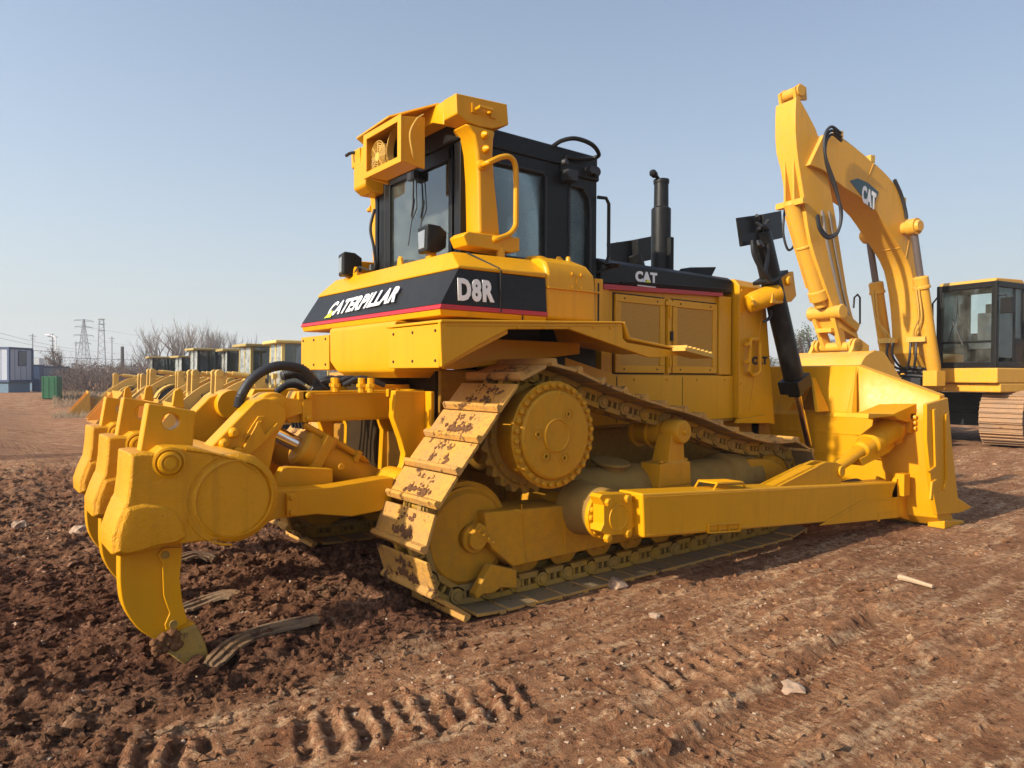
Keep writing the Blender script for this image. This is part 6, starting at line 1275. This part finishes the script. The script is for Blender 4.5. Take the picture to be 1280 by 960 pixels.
# low bank and weeds: terrain strip beyond the loaders
# lattice pylon
def pylon(name, label, x, y, h, wb, arms, cat):
    t = thing(name, label, cat, (x, y, 0), R(20), local=True); b = MB(); r = h*.0042; N = 9
    def hw(z): return wb*(1-z/h)**1.1+wb*.09
    zs = [h*(1-(1-k/N)**1.25) for k in range(N+1)]
    for a, c in zip(zs, zs[1:]):
        A, B = hw(a), hw(c)
        for sx, sy in ((1, 1), (1, -1), (-1, -1), (-1, 1)):
            b.tube([(sx*A, sy*A, a), (sx*B, sy*B, c)], r*1.3, 4); nx_, ny_ = (-sy, sx)
            b.tube([(sx*A, sy*A, a), (nx_*B, ny_*B, c)], r*.7, 3); b.tube([(nx_*A, ny_*A, a), (sx*B, sy*B, c)], r*.7, 3); b.tube([(sx*B, sy*B, c), (nx_*B, ny_*B, c)], r*.6, 3)
    b.build('lattice_mast', M_PYL, t)
    for z, L in arms:
        b = MB()
        for s_ in (-1, 1):
            b.tube([(0, 0, z+h*.025), (s_*L, 0, z)], r, 4); b.tube([(0, 0, z-h*.012), (s_*L, 0, z)], r, 4)
            for k in (.3, .6): b.tube([(s_*L*k, 0, z+h*.025*(1-k)), (s_*L*(k+.15), 0, z-h*.012*(1-k))], r*.6, 3)
            b.tube([(s_*L, 0, z), (s_*L, 0, z-h*.03)], r*.9, 4)
        b.build('cross_arm', M_PYL, t)
    return t
x, y = W(105, 0, 300); pylon('power_pylon', 'tall grey lattice power pylon with four cross arms beyond the bushes', x, y, 24.5, 2.4, [(24, 3.9), (21.3, 3.5), (17.8, 4.0), (14.5, 2.9)], 'pylon')
x, y = W(127, 0, 260); t = thing('telecom_tower', 'slim grey telecom mast with antenna rings right of the pylon', 'mast', (x, y, 0), 0, local=True); b = MB()
for s_ in (-1, 1):
    b.tube([(s_*1.5, 0, 0), (s_*.7, 0, 21.5)], .17, 5)
for k in range(16): b.tube([((-1)**k*(1.5-.05*k), 0, 1.35*k), (-(-1)**k*(1.45-.05*k), 0, 1.35*(k+1))], .07, 3)
b.build('mast_legs', M_PYL, t)
for z in (17.2, 19.6, 21.4): MB().lathe((0, 0, z), (0, 0, 1), [(0, .9), (.12, 1.25), (.25, 1.25)], 12).build('antenna_ring', M_PYL, t)
def pole(label, px, d, h, mat, arm=True, name='utility_pole', r=.12):
    x, y = W(px, 0, d); t = thing(name, label, 'pole', (x, y, 0), R(40), local=True); MB().cyl((0, 0, 0), (0, 0, h), r, r*.7, 8).build('pole_shaft', mat, t)
    if arm: MB().box(-1.0, 1.0, -.06, .06, h-.6, h-.48).build('cross_arm', mat, t); MB().box(-.7, .7, -.06, .06, h-1.3, h-1.2).build('cross_arm', mat, t)
    return t
pole('grey utility pole with two cross arms left of the pylon', 66, 120, 8.2, M_PYL); pole('dark stub pole rising above the purple brown bushes', 153, 75, 4.3, M_DPOLE, False, r=.22)
pole('thin grey pole between the telecom mast and the dark stub', 140, 200, 12, M_PYL, r=.16); pole('faint thin pole just left of the pylon foot', 95, 230, 12, M_PYL, r=.16); pole('faint pole behind the site cabins', 41, 170, 11, M_PYL, r=.15)
x, y = W(70, 0, 110); t = thing('street_lamp', 'pale street lamp with a curved arm above the cabins', 'lamp', (x, y, 0), R(130), local=True); MB().tube(spline([(0, 0, 0), (0, 0, 6.3), (.3, 0, 7.1), (1.2, 0, 7.5)]), .07, 6).build('lamp_post', M_WHITE, t); MB().box(1.0, 1.9, -.15, .15, 7.42, 7.55).build('lamp_head', M_WHITE, t)
# power lines (each a hanging wire)
LN = 0
LNL = ['highest power line running from the left edge to the pylon', 'second highest power line from the left edge to the pylon', 'third power line from the left edge down to the pylon', 'lowest power line from the left edge to the pylon', 'power line from the left edge to the two armed pole', 'highest power line leaving the pylon to the right', 'middle power line leaving the pylon to the right', 'lowest power line leaving the pylon to the right', 'power line running right from the two armed pole']
for (pxa, pya, da), (pxb, pyb, db), sag in (((-60, 400, 150), (103, 438, 300), 3), ((-60, 408, 150), (103, 441, 300), 3), ((-60, 432, 130), (103, 452, 290), 2), ((-60, 440, 130), (103, 456, 290), 2), ((-60, 425, 110), (66, 440, 120), 1), ((103, 408, 300), (330, 440, 420), 3), ((103, 424, 300), (330, 448, 420), 3), ((103, 438, 300), (330, 455, 420), 3), ((66, 447, 120), (330, 452, 300), 1)):
    A = W(pxa, 0, da); B = W(pxb, 0, db); za = 1.36+(468-pya)/884*da; zb_ = 1.36+(468-pyb)/884*db
    P_ = [(A[0]+(B[0]-A[0])*k/12, A[1]+(B[1]-A[1])*k/12, za+(zb_-za)*k/12-sag*4*(k/12)*(1-k/12)*.3) for k in range(13)]
    o = MB().tube(P_, .05, 3).build('power_line', M_PYL, None); tag(o, LNL[LN], 'cable', 'power lines'); LN += 1
# bare trees and bushes
def grow(b, p, d, L, r, lev, rg, spread=.5, k=3, tips=None, up=.1):
    q = p; n = 3; pts = [p]; rr = [r]
    for i in range(n):
        d = (d+Vector((rg.gauss(0, .12), rg.gauss(0, .12), rg.gauss(0, .06)+up*.3))).normalized(); q = q+d*L/n; pts.append(q); rr.append(r*(1-.35*(i+1)/n))
    b.tube(pts, rr, 5 if lev > 2 else 3)
    if lev <= 0:
        if tips is not None: tips.append(q)
        return
    for j in range(k+(rg.random() < .5)):
        t = rg.uniform(.35, 1); base = pts[min(n, int(t*n)+0)] if j else q
        dd = (d+Vector((rg.gauss(0, spread), rg.gauss(0, spread), rg.gauss(up, spread*.6)))).normalized(); grow(b, base, dd, L*rg.uniform(.55, .8), r*.55, lev-1, rg, spread, k, tips, up)
def bare_tree(name, label, x, y, h, seed, mat, cat='tree', group=None, leaf=None, spread=.42, lev=4, thick=.028, k=3, nleaf=0):
    rg = random.Random(seed); t = thing(name, label, cat, (x, y, gz(x, y)-.05), rg.uniform(0, 6), group, local=True)
    b = MB(); b.tube([(0, 0, 0), (rg.uniform(-.05, .05)*h, 0, h*.18), (0, rg.uniform(-.05, .05)*h, h*.33)], [h*thick, h*thick*.8, h*thick*.65], 7); b.build('trunk', mat, t)
    b = MB(); tips = []
    for j in range(5): grow(b, Vector((0, 0, h*rg.uniform(.14, .33))), Vector((rg.gauss(0, .55), rg.gauss(0, .55), 1)).normalized(), h*.30, h*thick*.5, lev-1, rg, spread, k, tips, .25)
    b.build('crown', mat, t, recalc=False)
    if leaf:
        b = MB()
        for q in tips:
            for _ in range(nleaf):
                c = q+Vector((rg.gauss(0, .02), rg.gauss(0, .02), rg.gauss(0, .02)))*h; s_ = h*.011*rg.uniform(.6, 1.3); u_ = Vector((rg.gauss(0, 1), rg.gauss(0, 1), rg.gauss(0, 1))).normalized(); v_ = u_.orthogonal().normalized()
                b.add([c-u_*s_, c+v_*s_*.7, c+u_*s_, c-v_*s_*.7], [[0, 1, 2, 3]])
        o = b.build('leaves', leaf, t, recalc=False); o['kind'] = 'stuff'
    return t
tr = [(181, 96, 5.4), (190, 90, 6.2), (199, 82, 7.0), (208, 82, 7.9), (217, 88, 8.4), (226, 84, 8.6), (235, 80, 7.6), (243, 86, 8.0), (251, 90, 7.6), (259, 84, 7.4), (267, 92, 7.6), (275, 88, 7.4), (284, 92, 7.2), (293, 86, 6.8), (304, 90, 6.6), (316, 92, 6.2), (328, 94, 6.0), (340, 96, 6.2)]
ORD = ['leftmost', 'second', 'third', 'fourth', 'fifth', 'sixth', 'seventh', 'eighth', 'ninth', 'tenth', 'eleventh', 'twelfth', 'thirteenth', 'fourteenth', 'fifteenth', 'sixteenth', 'seventeenth', 'eighteenth']
LBL = ['%s from the left of the leafless grey trees behind the loaders' % o if i else 'leftmost of the leafless grey trees behind the loaders' for i, o in enumerate(ORD)]
for i, (px, d, h) in enumerate(tr):
    x, y = W(px, 0, d); bare_tree('bare_tree', LBL[i], x, y, h, 20+i, M_BARK, group='bare trees behind the loaders', lev=5, spread=.34, k=2)
rg = random.Random(8)
tk = MB(); tl_ = MB()
for i in range(75):
    px = rg.uniform(74, 215); d = rg.uniform(46, 62); x, y = W(px, 0, d); z = gz(x, y)
    h = rg.uniform(1.7, 2.9)*(1 if px > 92 else .72)*(.8 if px > 185 else 1); tips = []
    for j in range(5): grow(tk, Vector((x+rg.gauss(0, .3), y+rg.gauss(0, .3), z)), Vector((rg.gauss(0, .5), rg.gauss(0, .5), 1)).normalized(), h*.45, .022, 3, rg, .5, 2, tips, .2)
    for q in tips:
        for _ in range(2):
            c = q+Vector((rg.gauss(0, .12), rg.gauss(0, .12), rg.gauss(-.1, .2))); s_ = rg.uniform(.02, .045); u_ = Vector((rg.gauss(0, 1), rg.gauss(0, 1), rg.gauss(0, 1))).normalized(); v_ = u_.orthogonal().normalized()
            tl_.add([c-u_*s_, c+v_*s_*.7, c+u_*s_, c-v_*s_*.7], [[0, 1, 2, 3]])
o = tk.build('shrub_thicket', M_TWIG, None, recalc=False); o['kind'] = 'stuff'; o = tl_.build('thicket_leaves', M_DLEAF, None, recalc=False); o['kind'] = 'stuff'
x, y = W(80, 0, 74); bare_tree('small_tree', 'small half bare tree with brown leaves above the grey cabin', x, y, 4.8, 5, M_TWIG, leaf=M_DLEAF, lev=4, nleaf=5, k=3)
for i, (px, d, h, lab) in enumerate(((962, 58, 3.6, 'small dark leaved tree seen left of the black lift cylinder'), (1012, 58, 6.2, 'sparse dark leaved tree seen between lift cylinder and excavator stick'), (1030, 66, 5.4, 'sparse dark leaved tree just right of the excavator linkage'), (1272, 50, 4.9, 'dark leaved tree at the right edge behind the excavator engine cover'))):
    x, y = W(px, 0, d); bare_tree('leafy_tree', lab, x, y, h, 90+i, M_TWIG, leaf=M_GLEAF, lev=4, nleaf=7, k=3, spread=.5)
# far low thicket along the horizon
def far_line(name, x0, x1, d, h, seed, mat, step=1.2, dens=10):
    b = MB(); rg = random.Random(seed); px = x0
    while px < x1:
        dd = d*rg.uniform(.92, 1.12); x, y = W(px, 0, dd); H = h*rg.uniform(.4, 1.15); 
        for _ in range(dens):
            c = Vector((x+rg.gauss(0, 1)*d*.01, y+rg.gauss(0, 1)*d*.01, H*rg.random()**.8)); s_ = d*.0028*rg.uniform(.5, 1.4); u_ = Vector((rg.gauss(0, 1), rg.gauss(0, 1), rg.gauss(0, .6))).normalized(); v_ = u_.orthogonal().normalized()
            b.add([c-u_*s_, c+v_*s_*.6, c+u_*s_, c-v_*s_*.6], [[0, 1, 2, 3]])
        px += step
    o = b.build(name, mat, None, recalc=False); o['kind'] = 'stuff'; return o
far_line('far_thicket', -140, 470, 150, 3.2, 1, M_HAZEG, .8, 14); far_line('far_thicket', 930, 1500, 110, 2.6, 2, M_HAZEG, .8, 14)
# dry weeds on the verge
b = MB(); rg = random.Random(3)
qp = []
for _ in range(11000):
    px = 66+150*rg.random()**1.3; d = rg.uniform(33, 56); cl_x = rg.gauss(0, .35); x, y = W(px, 0, d); qp.append((x, y))
qz = ground_h(np.array([q[0] for q in qp]), np.array([q[1] for q in qp])); qn = fbm(np.array([q[0] for q in qp]), np.array([q[1] for q in qp]), .5, 3, 77)
for (x, y), z, nn in zip(qp, qz, qn):
    if nn < -.05: continue
    hgt = rg.uniform(.05, .30)*(.6+nn*2); lx, ly = rg.gauss(0, .1), rg.gauss(0, .1); w_ = .014
    b.add([(x-w_, y+w_, z-.02), (x+w_, y-w_, z-.02), (x+lx, y+ly, z+hgt)], [[0, 1, 2]])
o = b.build('dry_weeds', M_WEED, None, recalc=False); o['kind'] = 'stuff'
# ---------------------------------------------------------------- small things on the ground
def rail(label, pts, w=.05):
    P = [Vector(p) for p in pts]; P = spline(P, 8); rings = []
    prof = [(-1, 0), (-1, .28), (-.62, .34), (-.58, .2), (-.4, .2), (-.36, .55), (.05, .6), (.1, .35), (.35, .35), (.4, .62), (.85, .6), (1, .3), (1, 0)]
    for i, p in enumerate(P):
        d = (P[min(i+1, len(P)-1)]-P[max(i-1, 0)]).normalized(); s_ = Vector((-d.y, d.x, 0)).normalized(); tp_ = 1 if 1 < i < len(P)-3 else .75
        rings.append([tuple(p+s_*a*w*tp_+Vector((0, 0, b_*w*1.0))) for a, b_ in prof])
    o = MB().loft(rings).build('curved_metal_strip', M_RAIL, None); tag(o, label, 'metal strip', 'scuffed strips under the ripper teeth'); return o
def gp(px_pts, lift=.02): return [(x, y, gz(x, y)+lift) for x, y in px_pts]
rail('ribbed curved metal strip lying in the soil at the nearest ripper tip', gp([(-0.882,-1.130),(-0.753,-1.027),(-0.596,-0.950),(-0.445,-0.947),(-0.308,-0.983)], .012), .05)
rail('ribbed metal strip half buried below the middle ripper tooth', gp([(-0.793,-0.261),(-0.669,-0.220),(-0.574,-0.240),(-0.497,-0.298)], .03), .05)
rail('ribbed metal strip half buried below the farthest ripper tooth', gp([(-0.613,0.642),(-0.511,0.688),(-0.430,0.678),(-0.378,0.639)], .03), .05)
a = (3.168,-2.357,0.000); c = (3.136,-2.576,0.000); P_ = spline([(a[0], a[1], gz(a[0], a[1])+.02), ((a[0]*2+c[0])/3, (a[1]*2+c[1])/3+.01, gz(a[0], a[1])+.022), (c[0], c[1], gz(c[0], c[1])+.02)], 5)
o = MB().tube(P_, [.022-.001*k for k in range(len(P_))], 7).build('broken_branch', M_BONE, None); tag(o, 'short pale broken branch lying on the open soil right of the machine', 'branch')
def rock(q, r, label, mat, seed):
    rg = np.random.default_rng(seed); bm = bmesh.new(); bmesh.ops.create_icosphere(bm, subdivisions=2, radius=r)
    for v in bm.verts: v.co *= 1+(rg.random()-.5)*.8; v.co.z *= .65
    me = bpy.data.meshes.new('rock'); bm.to_mesh(me); bm.free(); me.materials.append(mat); o = bpy.data.objects.new('rock', me); COL.objects.link(o); o.location = (q[0], q[1], gz(q[0], q[1])+r*.25); tag(o, label, 'rock')
rock((1.124,-2.785,0.000), .045, 'pale lump of dried soil beside the wheel rut in the foreground', M_CLOD, 1)
rock((-1.357,2.925,0.000), .06, 'pale stone on the dark churned soil at the left edge', M_CLOD, 2)
rock((-0.973,2.371,0.000), .07, 'pale flat stone just left of the ripper tooth', M_CLOD, 3)
rock((1.320,-1.831,0.000), .03, 'small white stone lying apart in front of the track', M_CLOD, 4)
rock((1.519,-1.346,0.000), .06, 'crumbly pale clod against the outer edge of the track shoes', M_CLOD, 5)
# ---------------------------------------------------------------- winter haze: one closed box of air round everything
hz = MB().box(-900, 900, -900, 900, -3, 45).build('haze', M_HAZE, None, recalc=True); hz['kind'] = 'stuff'
